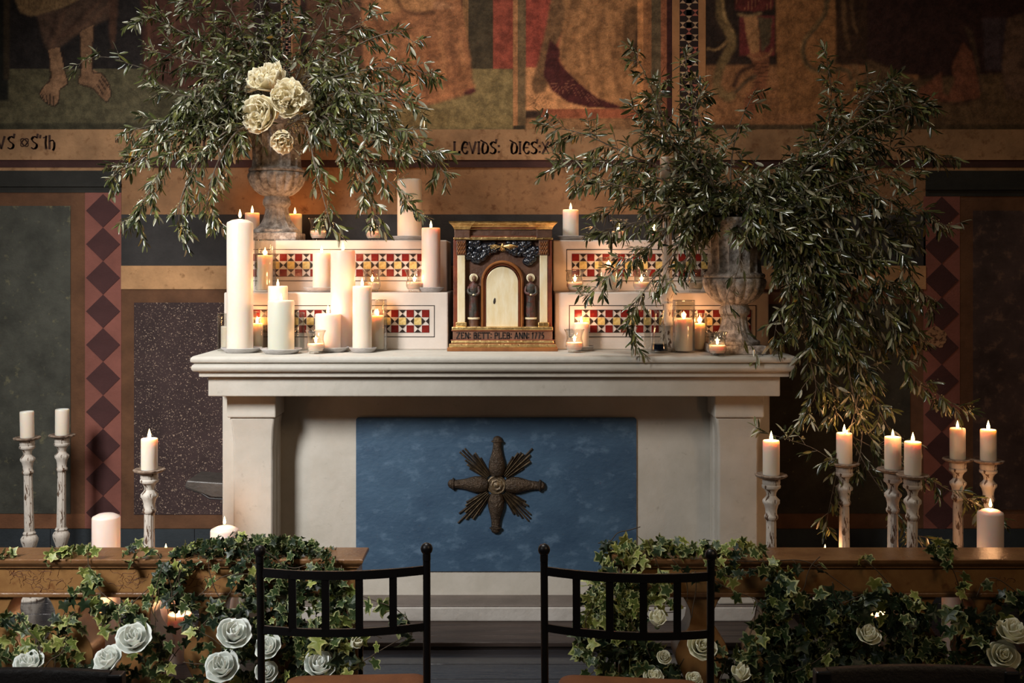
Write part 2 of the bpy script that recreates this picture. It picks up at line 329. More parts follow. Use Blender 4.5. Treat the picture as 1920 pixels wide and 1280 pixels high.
    for q in ([(700,25),(720,60),(765,55),(812,24)], [(745,70),(752,120),(748,180)], [(800,60),(806,120),(800,190)], [(842,60),(852,120),(850,180)], [(700,60),(700,120)]): line(q, 6, (80, 46, 24), 4, .6)
    for q in ([(770,70),(776,130),(770,190)], [(822,50),(832,120),(826,188)], [(862,80),(872,140)], [(730,50),(728,120)]): line(q, 7, (142, 92, 48), 4, .45)
    poly([(868,166),(888,164),(893,170),(884,178),(870,178)], (60, 24, 20), 1); line([(888,160),(850,176),(800,190)], 6, (140, 84, 44), 2, .7)
    rect(962, 971, -260, 236, (130, 84, 44)); rect(971, 985, -260, 236, (84, 64, 38)); rect(966, 989, 236, 243, (46, 36, 22))
    # second seated figure
    rect(985, 1060, -260, 128, (116, 44, 27)); rect(985, 1250, 126, 206, (158, 104, 56), 1); rect(1014, 1205, 205, 223, (122, 62, 32), 0); rect(985, 1260, 223, 243, (112, 76, 42), 1)
    for i in range(6):
        line([(990+i*7, 178), (1006+i*5, 200)], 1.2, (90, 58, 30), 0, .6); line([(1016-i*5, 178), (990+i*4, 200)], 1.2, (90, 58, 30), 0, .6)
    poly([(1046,-80),(1080,-80),(1066,40),(1040,90),(1026,150),(1024,172),(1004,178),(996,160),(1010,110),(1024,50)], (92, 62, 34), 2)
    poly([(1056,-120),(1200,-120),(1196,40),(1182,100),(1196,150),(1204,204),(1165,204),(1125,184),(1082,152),(1050,118),(1046,90),(1058,40)], (126, 83, 43), 2)
    poly([(1031,74),(1050,92),(1048,116),(1080,150),(1120,183),(1180,205),(1105,202),(1064,192),(1034,170),(1019,142),(1023,108)], (58, 21, 18), 1)
    for k in range(9): a = -.3+k*.42; line([(1052+8*math.cos(a), 156+8*math.sin(a)), (1052+26*math.cos(a), 156+22*math.sin(a))], 1.5, (120, 72, 46), 0, .55)
    for k in range(5): line([(1070+k*10, 160+k*5), (1080+k*12, 180+k*5)], 1.3, (120, 72, 46), 0, .5)
    for q in ([(1075,0),(1062,60),(1054,112)], [(1130,20),(1120,90),(1132,170)], [(1160,60),(1150,120),(1170,196)]): line(q, 7, (84, 54, 28), 4, .6)
    for q in ([(1095,0),(1086,70),(1096,140)], [(1146,10),(1138,90),(1154,180)], [(1110,100),(1140,170),(1180,200)]): line(q, 8, (152, 102, 54), 4, .5)
    poly([(1170,20),(1196,10),(1190,110),(1166,130)], (78, 52, 28), 3, .8)
    for x0, x1, c in ((1195,1206,(152,96,46)), (1206,1221,(118,74,38)), (1221,1240,(78,62,40)), (1240,1251,(120,66,36)), (1251,1260,(46,20,17))): rect(x0, x1, -260, 206 if x0 < 1251 else 243, c)
    # warrior and beast
    rect(1323, 1456, -260, 126, (36, 24, 17), 1); rect(1323, 1720, 122, 243, (118, 76, 40), 2); rect(1386, 1452, 30, 104, (84, 29, 25), 1)
    poly([(1374,-60),(1452,-60),(1449,18),(1414,22),(1378,19)], (76, 27, 21), 1)
    for k in range(10): line([(1380+k*7, -30), (1382+k*7, 18)], 1.2, (126, 78, 46), 0, .5)
    line([(1385,27),(1405,31),(1425,25)], 6, (104, 80, 48), 1)
    poly([(1395,32),(1420,30),(1424,64),(1424,100),(1408,103),(1400,70)], (132, 90, 50), 1); poly([(1420,32),(1448,34),(1444,80),(1428,100),(1424,64)], (70, 56, 36), 1)
    poly([(1404,100),(1440,98),(1441,118),(1437,158),(1430,186),(1412,220),(1402,224),(1394,206),(1397,182),(1416,160),(1412,120)], (108, 62, 34), 1)
    for k in range(7): line([(1412, 118+k*6), (1440, 120+k*6)], 1.5, (66, 36, 20), 0, .7)
    line([(1402,104),(1420,112),(1440,104),(1448,92)], 4, (124, 80, 46), 1)
    line([(1350,0),(1352,30),(1368,62),(1372,84),(1362,104),(1350,128),(1344,160),(1362,182),(1372,180)], 17, (98, 76, 42), 2); line([(1354,0),(1360,36),(1374,60)], 4, (140, 108, 62), 1, .8)
    line([(1326,92),(1346,92),(1362,78)], 4, (132, 98, 54), 1); line([(1345,28),(1352,40),(1372,52)], 3, (44, 30, 18), 1)
    line([(1376,160),(1388,136),(1412,124)], 9, (46, 26, 18), 2); line([(1380,172),(1402,150),(1416,142)], 7, (56, 48, 34), 2)
    poly([(1453,-80),(1562,-80),(1570,50),(1576,130),(1560,190),(1520,212),(1462,214),(1456,110)], (118, 76, 36), 1)
    for q in ([(1480,0),(1476,100),(1486,205)], [(1520,20),(1530,60),(1526,100)]): line(q, 6, (92, 58, 28), 4, .5)
    line([(1552,-40),(1548,20),(1528,52),(1510,74),(1506,100),(1516,124),(1542,136),(1572,130),(1590,134),(1596,148)], 9, (72, 58, 36), 1); line([(1548,20),(1524,54),(1505,78),(1502,102),(1514,128),(1542,140)], 3, (130, 94, 50), 1, .7)
    line([(1560,116),(1590,112),(1606,134),(1604,160),(1580,176),(1548,160),(1544,180),(1556,196)], 12, (100, 72, 42), 2)
    rect(1566, 1626, -260, 120, (48, 30, 18), 2); line([(1580,-20),(1584,50),(1592,90)], 8, (86, 60, 34), 2); line([(1594,-20),(1600,40),(1606,60)], 6, (80, 56, 32), 1)
    rect(1626, 2420, -260, 140, (43, 24, 20), 1); poly([(1626,110),(1720,150),(1960,130),(2420,130),(2420,243),(1600,243)], (80, 58, 35), 3)
    poly([(1720,170),(1765,135),(1768,175),(1778,180),(1790,150),(1784,125),(1806,80),(1822,100),(1836,150),(1838,184),(1800,190),(1770,192),(1730,190)], (100, 56, 35), 2)
    poly([(1806,45),(1822,90),(1838,170),(1842,176),(1836,120),(1824,60)], (64, 46, 32), 2); poly([(1842,34),(1888,34),(1880,132),(1846,132)], (56, 42, 44), 3)
    poly([(1888,36),(1930,20),(2000,20),(2000,190),(1886,186),(1878,120)], (84, 60, 44), 2); line([(1760,184),(1790,196),(1820,188)], 4, (52, 28, 20), 2)
    rect(1323, 2420, 234, 243, (62, 46, 27), 1)
    img[:] = np.clip((img*.86+img.mean(-1, keepdims=True)*.14)*2.2, 0, .9)
    H, Wd = GX.shape; vs = np.stack([(GX-960)*DW/F, np.full(GX.shape, DW-.0015), EYE-(GY-HOR)*DW/F], -1).reshape(-1, 3)
    idx = np.arange(H*Wd).reshape(H, Wd); q = np.stack([idx[1:, :-1], idx[1:, 1:], idx[:-1, 1:], idx[:-1, :-1]], -1).reshape(-1, 4)
    me = bpy.data.meshes.new('fresco_painting'); me.vertices.add(len(vs)); me.vertices.foreach_set('co', vs.ravel())
    me.loops.add(q.size); me.loops.foreach_set('vertex_index', q.ravel()); me.polygons.add(len(q)); me.polygons.foreach_set('loop_start', np.arange(0, q.size, 4))
    me.update(); ca = me.color_attributes.new('Col', 'FLOAT_COLOR', 'POINT')
    ca.data.foreach_set('color', np.concatenate([img.reshape(-1, 3), np.ones((H*Wd, 1))], 1).ravel())
    me.materials.append(vcol_mat('fresco_paint', .82, .42, 24, .2, .3))
    o = bpy.data.objects.new('fresco_painting', me); COL.objects.link(o); o.parent = wall
    o['label'] = 'faded painted figures in robes standing above the lettered band'
fresco()
# mosaic-patterned painted bands
def mosaic(px0, px1, y1, edge):
    mb = MB(); n = 3; e = 14 if edge else 3; s = (px1-px0-2*e)/n; t = DW-.004
    def q(pts, mi): mb.add([(X(a, DW), t-(.0006 if mi else 0), Z(b, DW)) for a, b in pts], [tuple(range(len(pts)))], mi)
    q([(px0, y1), (px1, y1), (px1, -260), (px0, -260)], 0); q([(px0+e, y1), (px1-e, y1), (px1-e, -260), (px0+e, -260)], 1)
    for k in range(int((y1+260)/s)-1):
        for i in range(n):
            a = px0+e+i*s; b = y1-(k+1)*s; c = (a+s/2, b+s/2); A, B, C, D = (a, b), (a+s, b), (a+s, b+s), (a, b+s)
            if (i+k) % 2 == 0:
                for tri in ((A, B, c), (C, D, c)): mb.add([(X(u, DW), t-.0012, Z(v, DW)) for u, v in tri], [(2, 1, 0)], 2 if (i*3+k) % 3 else 3)
            elif i == 1: q([(a+1, b+s-1), (a+s-1, b+s-1), (a+s-1, b+1), (a+1, b+1)], 2)
    return obj('painted_mosaic_band', mb, [fres('mosaic_border', (142, 92, 50)), fres('mosaic_ground', (34, 20, 17)), fres('mosaic_pale', (150, 116, 84)), fres('mosaic_rose', (142, 70, 54))], wall)
mosaic(1260, 1323, 240, True); mosaic(527, 549, 140, False)

# ---- lettering
GL = {'Z': [[(0,1),(.62,1),(.02,0),(.66,0)]], 'E': [[(.05,0),(.05,1)],[(.05,1),(.5,1),(.5,.9)],[(.05,.52),(.38,.52)],[(.05,0),(.54,0),(.54,.1)]], 'N': [[(.05,0),(.05,1),(.62,0),(.62,1)]],
 'B': [[(.05,0),(.05,1),(.35,1),(.48,.88),(.48,.64),(.35,.53),(.05,.53)],[(.35,.53),(.54,.42),(.54,.12),(.38,0),(.05,0)]], 'T': [[(.3,0),(.3,1)],[(0,.9),(0,1),(.6,1),(.6,.9)]],
 'P': [[(.05,0),(.05,1),(.38,1),(.52,.88),(.52,.6),(.38,.48),(.05,.48)]], 'L': [[(.05,1),(.05,0),(.5,0),(.5,.12)]], 'A': [[(0,0),(.3,1),(.6,0)],[(.1,.36),(.5,.36)]],
 ':': [[(.06,.1),(.06,.22)],[(.06,.7),(.06,.82)]], '1': [[(.0,.78),(.16,1),(.06,0)]], '7': [[(0,1),(.45,1),(.16,0)]], '5': [[(.42,1),(.1,1),(.04,.56),(.3,.58),(.4,.36),(.3,.06),(0,.02)]], ' ': []}
GOTH = {'L': [[(.1,1),(.1,.12)],[(.02,1),(.2,1)],[(.1,.08),(.3,.02),(.5,.06),(.52,.2)]], 'E': [[(.5,.92),(.3,1),(.1,.7),(.08,.3),(.3,0),(.5,.08)],[(.12,.52),(.46,.52)],[(.5,.92),(.52,.75)],[(.5,.08),(.52,.22)]], 'V': [[(0,1),(.28,.02)],[(.55,1),(.28,.02)]], 'I': [[(.1,1),(.1,0)],[(0,1),(.2,1)],[(0,0),(.2,0)]],
 'D': [[(.05,.1),(.2,0),(.45,.15),(.52,.5),(.42,.85),(.15,1),(-.1,1.15)],[(.08,.1),(.04,.5),(.14,.9)]], 'S': [[(.5,.9),(.3,1),(.08,.82),(.2,.58),(.45,.4),(.46,.15),(.25,0),(.02,.1)],[(.5,.9),(.56,1.2)]], ':': [[(.05,.1),(.05,.2)],[(.05,.6),(.05,.7)]],
 'X': [[(0,1),(.55,0)],[(.52,1),(.02,0)]], 'T': [[(.25,1.05),(.2,.5),(.25,0)],[(.0,.9),(.3,.98)]], 'H': [[(.06,1.1),(.06,0)],[(.06,.6),(.3,.7),(.44,.5),(.44,.1),(.34,-.12)]], 'O': [[(.3,1),(.06,.7),(.06,.3),(.3,0),(.54,.3),(.54,.7),(.3,1)]], "'": [[(.06,1.1),(.02,.9)]], ' ': [], 'N': [[(.05,0),(.05,.8)],[(.05,.7),(.3,.8),(.4,.6),(.4,0)]]}
def lettering(name, text, px, py, hpx, d, dy, wpx, m, parent, glyphs, adv=.85, thick=.13, serif=False, curve=False, sx=1.):
    # px,py = left end of the baseline ; one flat mark per letter
    x = px; sc = hpx
    for ch in text:
        g = glyphs.get(ch, []); mb = MB(); mx = .12
        for st in g:
            pts = st
            if curve and len(st) > 2: pts = [tuple(v)[:2] for v in catmull([(a, b, 0) for a, b in st], 5)]
            mx = max(mx, max(a for a, b in st))
            for a, b in zip(pts[:-1], pts[1:]):
                A = Vector((a[0]*sx, a[1])); B = Vector((b[0]*sx, b[1])); t = B-A
                if t.length < 1e-6: continue
                t.normalize(); nrm = Vector((-t.y, t.x)); wd = thick*(.5 if abs(t.y) > .55 and t.x*t.y >= -.2 else .28) if curve else thick*(.5 if abs(t.y) > .5 else .3)
                A = A-t*wd*.4; B = B+t*wd*.4; vs = []
                for yy in (-dy, .0005):
                    for p in (A-nrm*wd, B-nrm*wd, B+nrm*wd, A+nrm*wd): vs.append((X(x+p.x*sc, d), d+yy, Z(py-p.y*sc, d)))
                mb.add(vs, [(0,1,2,3),(7,6,5,4),(0,4,5,1),(1,5,6,2),(2,6,7,3),(3,7,4,0)])
            if serif and ch not in ':175':
                for (a, b) in (st[0], st[-1]):
                    mb.box(X(x+(a*sx-.09)*sc, d), X(x+(a*sx+.09)*sc, d), d-dy, d+.0005, Z(py-(b-.02)*sc, d), Z(py-(b+.035)*sc, d))
        if mb.v: obj(name, mb, m, parent)
        x += (mx*sx+(adv-.6))*sc
wink = fres('faded_letter_ink', (46, 26, 18), var=.3)
lettering('painted_letter', "VS", -4, 279, 23, DW-.012, .001, 0, wink, wall, GOTH, .84, .18, curve=True)
lettering('painted_letter', "S'TH", 58, 279, 23, DW-.012, .001, 0, wink, wall, GOTH, .76, .18, curve=True)
orn = MB()
for k in range(4):
    a = math.pi/4+k*math.pi/2; pts = [P(46+9*math.cos(t)*math.cos(a)-5*math.sin(t)*math.sin(a), 267+9*math.cos(t)*math.sin(a)+5*math.sin(t)*math.cos(a), DW-.0125) for t in np.linspace(-1.6, 1.6, 12)]
    orn.tube(pts, .0026, 4)
orn.tube([P(46, 261, DW-.0125), P(51, 267, DW-.0125), P(46, 273, DW-.0125), P(41, 267, DW-.0125), P(46, 261, DW-.0125)], .0026, 4); obj('painted_knot_ornament', orn, wink, wall)
lettering('painted_letter', "N", 217, 267, 10, DW-.012, .001, 0, wink, wall, GOTH, .8, .2, curve=True)
lettering('painted_letter', "IS IN", 380, 284, 21, DW-.012, .001, 0, wink, wall, GOTH, .86, .18, curve=True)
lettering('painted_letter', "LEVIDS:", 850, 288, 22, DW-.012, .001, 0, wink, wall, GOTH, .76, .19, curve=True)
lettering('painted_letter', "DIES:XVII", 958, 288, 22, DW-.012, .001, 0, wink, wall, GOTH, .75, .19, curve=True)

# ================================================================== STEPS
stp = thing('stone_step', (-.1, 4.9, .2445), 'low grey stone step running under the altar base', 'step')
b = MB(); b.box(-1.32, 1.19, 4.87, DW-.012, .2445, .308); obj('riser', b, M['stonestep'], stp, bevel=.006)
b = MB(); b.box(-1.318, 1.188, 4.872, DW-.012, .308, .3142); obj('tread', b, M['steptread'], stp, bevel=.003)
pre = thing('wooden_platform', (0, 4.6, 0), 'dark stained wooden platform with glossy black boards in front of altar', 'platform')
b = MB(); b.box(-4, 4, 4.28, DW-.012, 0, .19); b.box(-.53, .37, 4.0, 4.28, 0, .19); obj('lower_stage', b, M['wood2'], pre)
y0 = 4.28; k = 0
while y0 < DW-.02:
    y1 = min(y0+.16, DW-.012); bb = MB(); bb.box(-4, 4, y0, y1-.002, .19, .212); obj('plank', bb, M['wood'], pre, bevel=.003); y0 = y1
for y0 in (4.0, 4.14):
    bb = MB(); bb.box(-.53, .37, y0, y0+.138, .19, .212); obj('plank', bb, M['wood'], pre, bevel=.003)
b = MB(); b.box(-1.38, 1.25, 4.615, DW-.012, .2122, .226); obj('upper_stage', b, M['wood2'], pre)
for k in range(4):
    y0 = 4.615+k*.068; bb = MB(); bb.box(-1.38, 1.25, y0 if k else 4.60, (y0+.0665 if k < 3 else DW-.012), .226, .2445); obj('plank', bb, M['wood2'], pre, bevel=.003)

# ================================================================== ALTAR
ZM = 1.4207
AL = thing('altar', (-.08, 5.2, .3142), 'off-white plastered altar with moulded top and blue front panel', 'altar')
def ring_slab(name, prof, xl, xr, yf, yb, m, parent):
    mb = MB(); n = len(prof); vs = []
    for off, z in prof: vs += [(xl-off, yf-off, z), (xr+off, yf-off, z), (xr+off, yb, z), (xl-off, yb, z)]
    fs = [(3, 2, 1, 0)]+[(j*4+i, j*4+(i+1) % 4, (j+1)*4+(i+1) % 4, (j+1)*4+i) for j in range(n-1) for i in range(4)]+[tuple((n-1)*4+i for i in range(4))]
    mb.add(vs, fs); return obj(name, mb, m, parent, smooth=40)
xl, xr, yf = -1.303, 1.150, 4.76
tor = [(.045+.018*math.sin(t)-.0, 1.371-.018*math.cos(t)) for t in np.linspace(.0, math.pi, 9)]
ring_slab('mensa', [(.018, 1.330), (.030, 1.332), (.030, 1.350), (.036, 1.353)]+[(a-.006, b) for a, b in tor]+[(.044, 1.389), (.050, 1.391), (.058, 1.396), (.060, 1.404), (.058, 1.414), (.050, ZM)], xl, xr, yf, 5.62, M['altar'], AL)
b = MB(); b.box(xl, xr, yf, 5.61, 1.2444, 1.3305); obj('frieze', b, M['altar'], AL, bevel=.005)
b = MB(); b.box(-1.292, 1.150, 5.03, 5.60, .3142, 1.246); obj('body', b, M['altar'], AL)
for s, (x0, x1) in ((0, (-1.292, -1.045)), (1, (.895, 1.150))):
    pil = MB(); pil.box(x0, x1, 4.95, 5.031, .3142, 1.246); pr = obj('pilaster', pil, M['altar'], AL, bevel=.008)
    a0, a1 = (X(425, 4.85), X(517, 4.85)) if not s else (X(1340, 4.85), X(1433, 4.85))
    b = MB(); b.box(a0, a1, 4.85, 5.032, Z(783, 4.85), 1.2446); obj('capital', b, M['altar'], pr, bevel=.006)
    s0, s1 = a0+.02, a1-.018
    prof = [(0, .3142), (0, .95), (.0, 1.02), (.004, 1.06), (.010, 1.10), (.020, 1.1415)]
    mb = MB(); vs = []
    for o_, z_ in prof: vs += [(s0-o_*.6, 4.88-o_, z_), (s1+o_*.6, 4.88-o_, z_), (s1+o_*.6, 5.031, z_), (s0-o_*.6, 5.031, z_)]
    n = len(prof); mb.add(vs, [(3,2,1,0)]+[(j*4+i, j*4+(i+1) % 4, (j+1)*4+(i+1) % 4, (j+1)*4+i) for j in range(n-1) for i in range(4)]+[tuple((n-1)*4+i for i in range(4))])
    obj('shaft', mb, M['altar'], pr, smooth=30, bevel=.01)
def rrect(x0, x1, z0, z1, r, n=5):
    out = []
    for cx, cz, a0 in ((x1-r, z1-r, 0), (x0+r, z1-r, 90), (x0+r, z0+r, 180), (x1-r, z0+r, 270)):
        for k in range(n+1): a = math.radians(a0+90*k/n); out.append((cx+r*math.cos(a), cz+r*math.sin(a)))
    return out
b = MB(); b.prism(rrect(X(668, 5.03), X(1193, 5.03), Z(1070, 5.03), Z(782, 5.03), .012), 5.022, 5.031); bp_ = obj('blue_panel', b, M['blue'], AL); bp_['label'] = 'deep blue painted panel on the altar front'
# ---- cross emblem
EC = P(931, 908, 5.02); em = thing('cross_emblem', EC, 'dark bronze cross emblem with gilt ray bundles on blue panel', 'emblem')
u = 5.02/F
def arm(ang):
    L = [(17,11),(22,13),(30,15.5),(40,15.5),(48,13.5),(58,10.5),(68,8.6),(76,8),(79,8.2),(80.5,11.5),(82,11.5),(83,8.6),(86,8.4),(89,6.5),(91,3),(91.5,.5)]
    mb = MB(); R = Matrix.Rotation(ang, 3, 'Y') @ Matrix.Rotation(0, 3, 'X')
    mb.lathe([(r*u, a*u) for a, r in L], (0,0,0), 18)
    mb.v = [tuple((R @ Vector((v[0], v[1]*.62, v[2])))+EC+Vector((0, -.006, 0))) for v in mb.v]; return mb
for k in range(4):
    a_ = obj('arm', arm(k*math.pi/2+.02), M['bronze'], em, smooth=50)
    lf = MB(); R = Matrix.Rotation(k*math.pi/2+.02, 3, 'Y')
    for base, hh in ((20, 26), (38, 14), (56, 11)):
        for sg in (-1, 1):
            q = [R @ Vector((sg*(1-t)*11*math.sin(t*2.2+.5)*u, -.0165+.003*abs(t-.4), (base+hh*t)*u))+EC for t in np.linspace(0, 1, 7)]; lf.tube(q, .0014, 5)
    obj('leaf_relief', lf, M['bronzelight'], a_, smooth=60)
rays = [(0, 9), (1, 9), (2, 9), (3, 9)]
for k in range(4):
    for j in range(9):
        t = j/8-.5; ang = math.pi/4+k*math.pi/2+t*.50; ln = (58+32*(1-abs(t*1.5))*random.uniform(.75, 1.1)+random.uniform(-8, 9)); off = random.uniform(-.3, .3)
        R = Matrix.Rotation(ang, 3, 'Y'); mb = MB(); wv = 1.9*u; r0 = 22*u; r1 = ln*1.03*u; zz = -.002-.004*(j % 2)
        mb.add([tuple(R @ Vector(v)+EC) for v in ((-wv*.7, 0, r0), (wv*.7, 0, r0), (wv, 0, r1), (-wv, 0, r1), (0, zz-.006, r0), (0, zz-.005, r1-.004))], [(0,3,5,4), (4,5,2,1), (0,4,1), (3,2,5), (0,1,2,3)])
        obj('ray', mb, M['bronzelight'] if j % 2 else M['bronze'], em)
md = MB(); md.lathe([(18*u, 0), (18*u, .012), (16*u, .016), (14.5*u, .012), (11.5*u, .012), (11*u, .018), (8.5*u, .02), (6*u, .016), (3.5*u, .022), (.1*u, .024)], (0,0,0), 28, lambda a, z, r: 1+(.07*math.cos(8*a) if 8*u < r < 12*u else 0))
md.v = [(v[0]+EC.x, EC.y-v[2], v[1]+EC.z) for v in md.v]; obj('medallion', md, M['bronzelight'], em, smooth=40)

# ================================================================== GRADINES with inlaid tiles
def tri_mesh(s, kind):
    mb = MB(); h = s/2*.93; c = .004
    if kind == 'sq': mb.box(-h, h, -.003, .002, -h, h)
    else:
        mb.prism([(-h*.94, h), (0, h*.05), (h*.94, h)], -.003, .002)
    return mb
CELL = 14.05*5.1/F
TM = {}
def gradine(name, x0, x1, yf, yb, z0, z1, fx0, fx1, fy0, fy1, d, label):
    t = thing(name, ((x0+x1)/2, (yf+yb)/2, z0), label, 'altar shelf', 'stepped shelves on the altar')
    b = MB(); b.box(x0, x1, yf, yb, z0, z1); obj('block', b, M['grad'], t, bevel=.006)
    X0, X1, Z0, Z1 = X(fx0, d), X(fx1, d), Z(fy1, d), Z(fy0, d); g = .0033; mb = MB()
    for (a, b_, c, e) in ((X0, X1, Z0, Z0+g), (X0, X1, Z1-g, Z1), (X0, X0+g, Z0, Z1), (X1-g, X1, Z0, Z1)): mb.box(a, b_, yf-.0012, yf+.001, c, e)
    obj('incised_border', mb, M['ink'], t)
    m_ = 10*d/F; I0, I1, J0, J1 = X0+m_, X1-m_, Z0+m_*.85, Z1-m_*.85
    mb = MB(); g = .0026
    for (a, b_, c, e) in ((I0, I1, J0, J0+g), (I0, I1, J1-g, J1), (I0, I0+g, J0, J1), (I1-g, I1, J0, J1)): mb.box(a, b_, yf-.0008, yf+.001, c, e)
    obj('panel_edge', mb, M['ink'], t)
    sz = (J1-J0)/3; n = int(round((I1-I0)/sz)); sx = (I1-I0)/n
    def put(kind, m, cx, cz, rot):
        key = (kind, m.name)
        if key not in TM:
            mb = tri_mesh(CELL, kind); me = bpy.data.meshes.new('tile'); me.from_pydata(mb.v, [], mb.f); me.materials.append(m); TM[key] = me
        o = bpy.data.objects.new({'tile_red': 'red_tile', 'tile_dark': 'dark_tile', 'tile_yellow': 'yellow_tile'}[m.name], TM[key]); COL.objects.link(o); o.parent = t
        o.location = Vector((cx, yf, cz))-ORG[t.name]; o.rotation_euler = (0, rot, 0); o.scale = (sx/CELL, 1, sz/CELL) if rot % math.pi < .1 else (sz/CELL, 1, sx/CELL)
    for i in range(n):
        for j in range(3):
            cx, cz = I0+(i+.5)*sx, J0+(j+.5)*sz
            if i % 2 == 0:
                if j != 1: put('sq', M['tile_red'], cx, cz, 0)
                else:
                    for r in (math.pi/2, -math.pi/2): put('tri', M['tile_dark'], cx, cz, r)
            else:
                if j == 1: put('sq', M['tile_yellow'], cx, cz, 0)
                else:
                    for r in (0, math.pi): put('tri', M['tile_dark'], cx, cz, r)
    return t
D1, D2 = 5.08, 5.25; ZL = Z(548, D1); ZU = Z(450, D2)
gradine('altar_shelf', -1.318, X(840, D1), D1, 5.60, ZM, ZL, 464, 815, 572, 632, D1, 'lower white inlaid shelf left of the tabernacle, behind the candle group')
gradine('altar_shelf', -1.325, X(838, D2), D2, 5.60, ZL, ZU, 457, 806, 467, 527, D2, 'upper white inlaid shelf left of the tabernacle, carrying the peony urn')
gradine('altar_shelf', X(1040, D1), 1.175, D1, 5.60, ZM, ZL, 1067, 1418, 572, 632, D1, 'lower white inlaid shelf right of the tabernacle, behind the glass carafe')
gradine('altar_shelf', X(1037, D2), 1.178, D2, 5.60, ZL, ZU, 1062, 1410, 467, 527, D2, 'upper white inlaid shelf right of the tabernacle, under drooping olive leaves')

# ================================================================== TABERNACLE
TB = thing('tabernacle', (X(941, 5.02), 5.2, ZM), 'gilded and red wooden tabernacle with pale gold arched door', 'tabernacle')
def tb(name, px0, px1, py0, py1, d0, d1, m, parent=TB, bevel=.003, dz=None):
    b = MB(); z0 = Z(py1, d0) if dz is None else dz; b.box(X(px0, d0), X(px1, d0), d0, d1, z0, Z(py0, d0)); return obj(name, b, m, parent, bevel=bevel)
tb('base_board', 838, 1046, 652, 660, 4.975, 5.07, M['orangewood'], dz=ZM)
tb('base_moulding', 842, 1043, 645, 652.2, 4.985, 5.07, M['gold']); tb('base_moulding', 846, 1039, 638, 645.2, 4.995, 5.07, M['gold'], bevel=.005)
pl = tb('plinth', 849, 1036, 619, 638.2, 5.01, 5.5, mat('plinth_red_brown', (.26, .125, .07), .45, (.17, .075, .042), 20, bump=.2)); tb('plinth_cap', 847, 1037, 612.5, 619.2, 5.0, 5.5, M['gold'], bevel=.004)
tb('carcass', 850, 1035, 449, 613, 5.06, 5.5, M['brown'])
for a0, a1 in ((850, 858), (1027, 1035)): tb('side_frame', a0, a1, 449, 612.6, 5.035, 5.08, M['redwood'])
for a0, a1 in ((857.5, 872), (1012, 1026.5)):
    p_ = tb('pilaster', a0, a1, 478, 605, 5.03, 5.07, M['golddoor']); tb('pilaster_base', a0-3, a1+3, 604, 612.7, 5.02, 5.07, M['gold'], p_)
    tb('capital', a0-2, a1+2, 450, 478, 5.025, 5.07, M['brown'], p_)
    lf = MB()
    for k in range(7):
        cx = a0+(a1-a0)*(k+.5)/7
        for py in (455, 463, 471): lf.ball(P(cx, py+(k % 2)*3, 5.024), .0055, 0, 8, 6, (.7, .7, 1.3))
    obj('acanthus', lf, M['orangewood'], p_, smooth=60)
tb('architrave', 852, 1034, 444, 450, 5.03, 5.5, M['gold']); tb('frieze', 853, 1033, 429, 444.5, 5.045, 5.5, M['brown'])
def cornice(px0, px1, dd):
    prof = [(0, 430), (.004, 428), (.006, 426), (.012, 423), (.022, 420), (.028, 418), (.03, 415)]
    x0, x1 = X(px0, 5.03), X(px1, 5.03); mb = MB(); vs = []
    for o_, py in prof: z = Z(py, 5.03); vs += [(x0-o_*.8, dd-o_, z), (x1+o_*.8, dd-o_, z), (x1+o_*.8, 5.5, z), (x0-o_*.8, 5.5, z)]
    n = len(prof); mb.add(vs, [(3,2,1,0)]+[(j*4+i, j*4+(i+1) % 4, (j+1)*4+(i+1) % 4, (j+1)*4+i) for j in range(n-1) for i in range(4)]+[tuple((n-1)*4+i for i in range(4))])
    return obj('cornice', mb, M['gold'], TB, smooth=40)
cornice(853, 1034, 5.04)
for a0, a1 in ((852, 881), (1006, 1035)):
    tb('frieze_block', a0, a1, 429, 450, 5.025, 5.06, M['brown'])
    tb('frieze_fillet', a0-2, a1+2, 445, 449, 5.02, 5.06, M['gold']); cornice(a0, a1, 5.018)
for px0, px1, py0, py1, d0, m_ in ((851, 1036, 426.5, 429, 5.032, 'redwood'), (852, 1034, 441.8, 444.2, 5.033, 'redwood'), (846.5, 1037.5, 618.6, 620.6, 5.004, 'redwood'), (845, 1040, 636.8, 638.8, 5.0, 'redwood'), (842.5, 1042, 644.4, 646.2, 4.988, 'redwood')):
    tb('moulding_line', px0, px1, py0, py1, d0, d0+.03, M[m_], bevel=.001)
# arched door and moulding
def arch(cx, half, ytop, ybot, d, n=20):
    r = half; pts = [(X(cx-half, d), Z(ybot, d))]; pts2 = []
    for k in range(n+1): a = math.pi*k/n; pts2.append((X(cx-r*math.cos(a), d), Z(ytop+r-r*math.sin(a), d)))
    return [(X(cx-half, d), Z(ybot, d))]+pts2+[(X(cx+half, d), Z(ybot, d))]
def arch_band(name, cx, h1, h0, ytop1, ybot, d0, d1, m):
    o = arch(cx, h1, ytop1, ybot, d0); i = arch(cx, h0, ytop1+(h1-h0), ybot, d0); n = len(o); mb = MB()
    vs = [(a, d0+(.005), b) for a, b in o]+[((a+c)/2, d0-.006, (b+e)/2) for (a, b), (c, e) in zip(o, i)]+[(a, d0+.004, b) for a, b in i]+[(a, d1, b) for a, b in o]+[(a, d1, b) for a, b in i]
    fs = []
    for k in range(n-1): fs += [(k, k+1, n+k+1, n+k), (n+k, n+k+1, 2*n+k+1, 2*n+k), (3*n+k, 3*n+k+1, k+1, k), (2*n+k, 2*n+k+1, 4*n+k+1, 4*n+k)]
    mb.add(vs, fs); return obj(name, mb, m, TB, smooth=35)
arch_band('door_frame', 942, 40, 34, 488, 613, 5.03, 5.062, M['orangewood']); arch_band('door_frame', 942, 34.5, 30.5, 494, 613, 5.037, 5.062, M['redwood'])
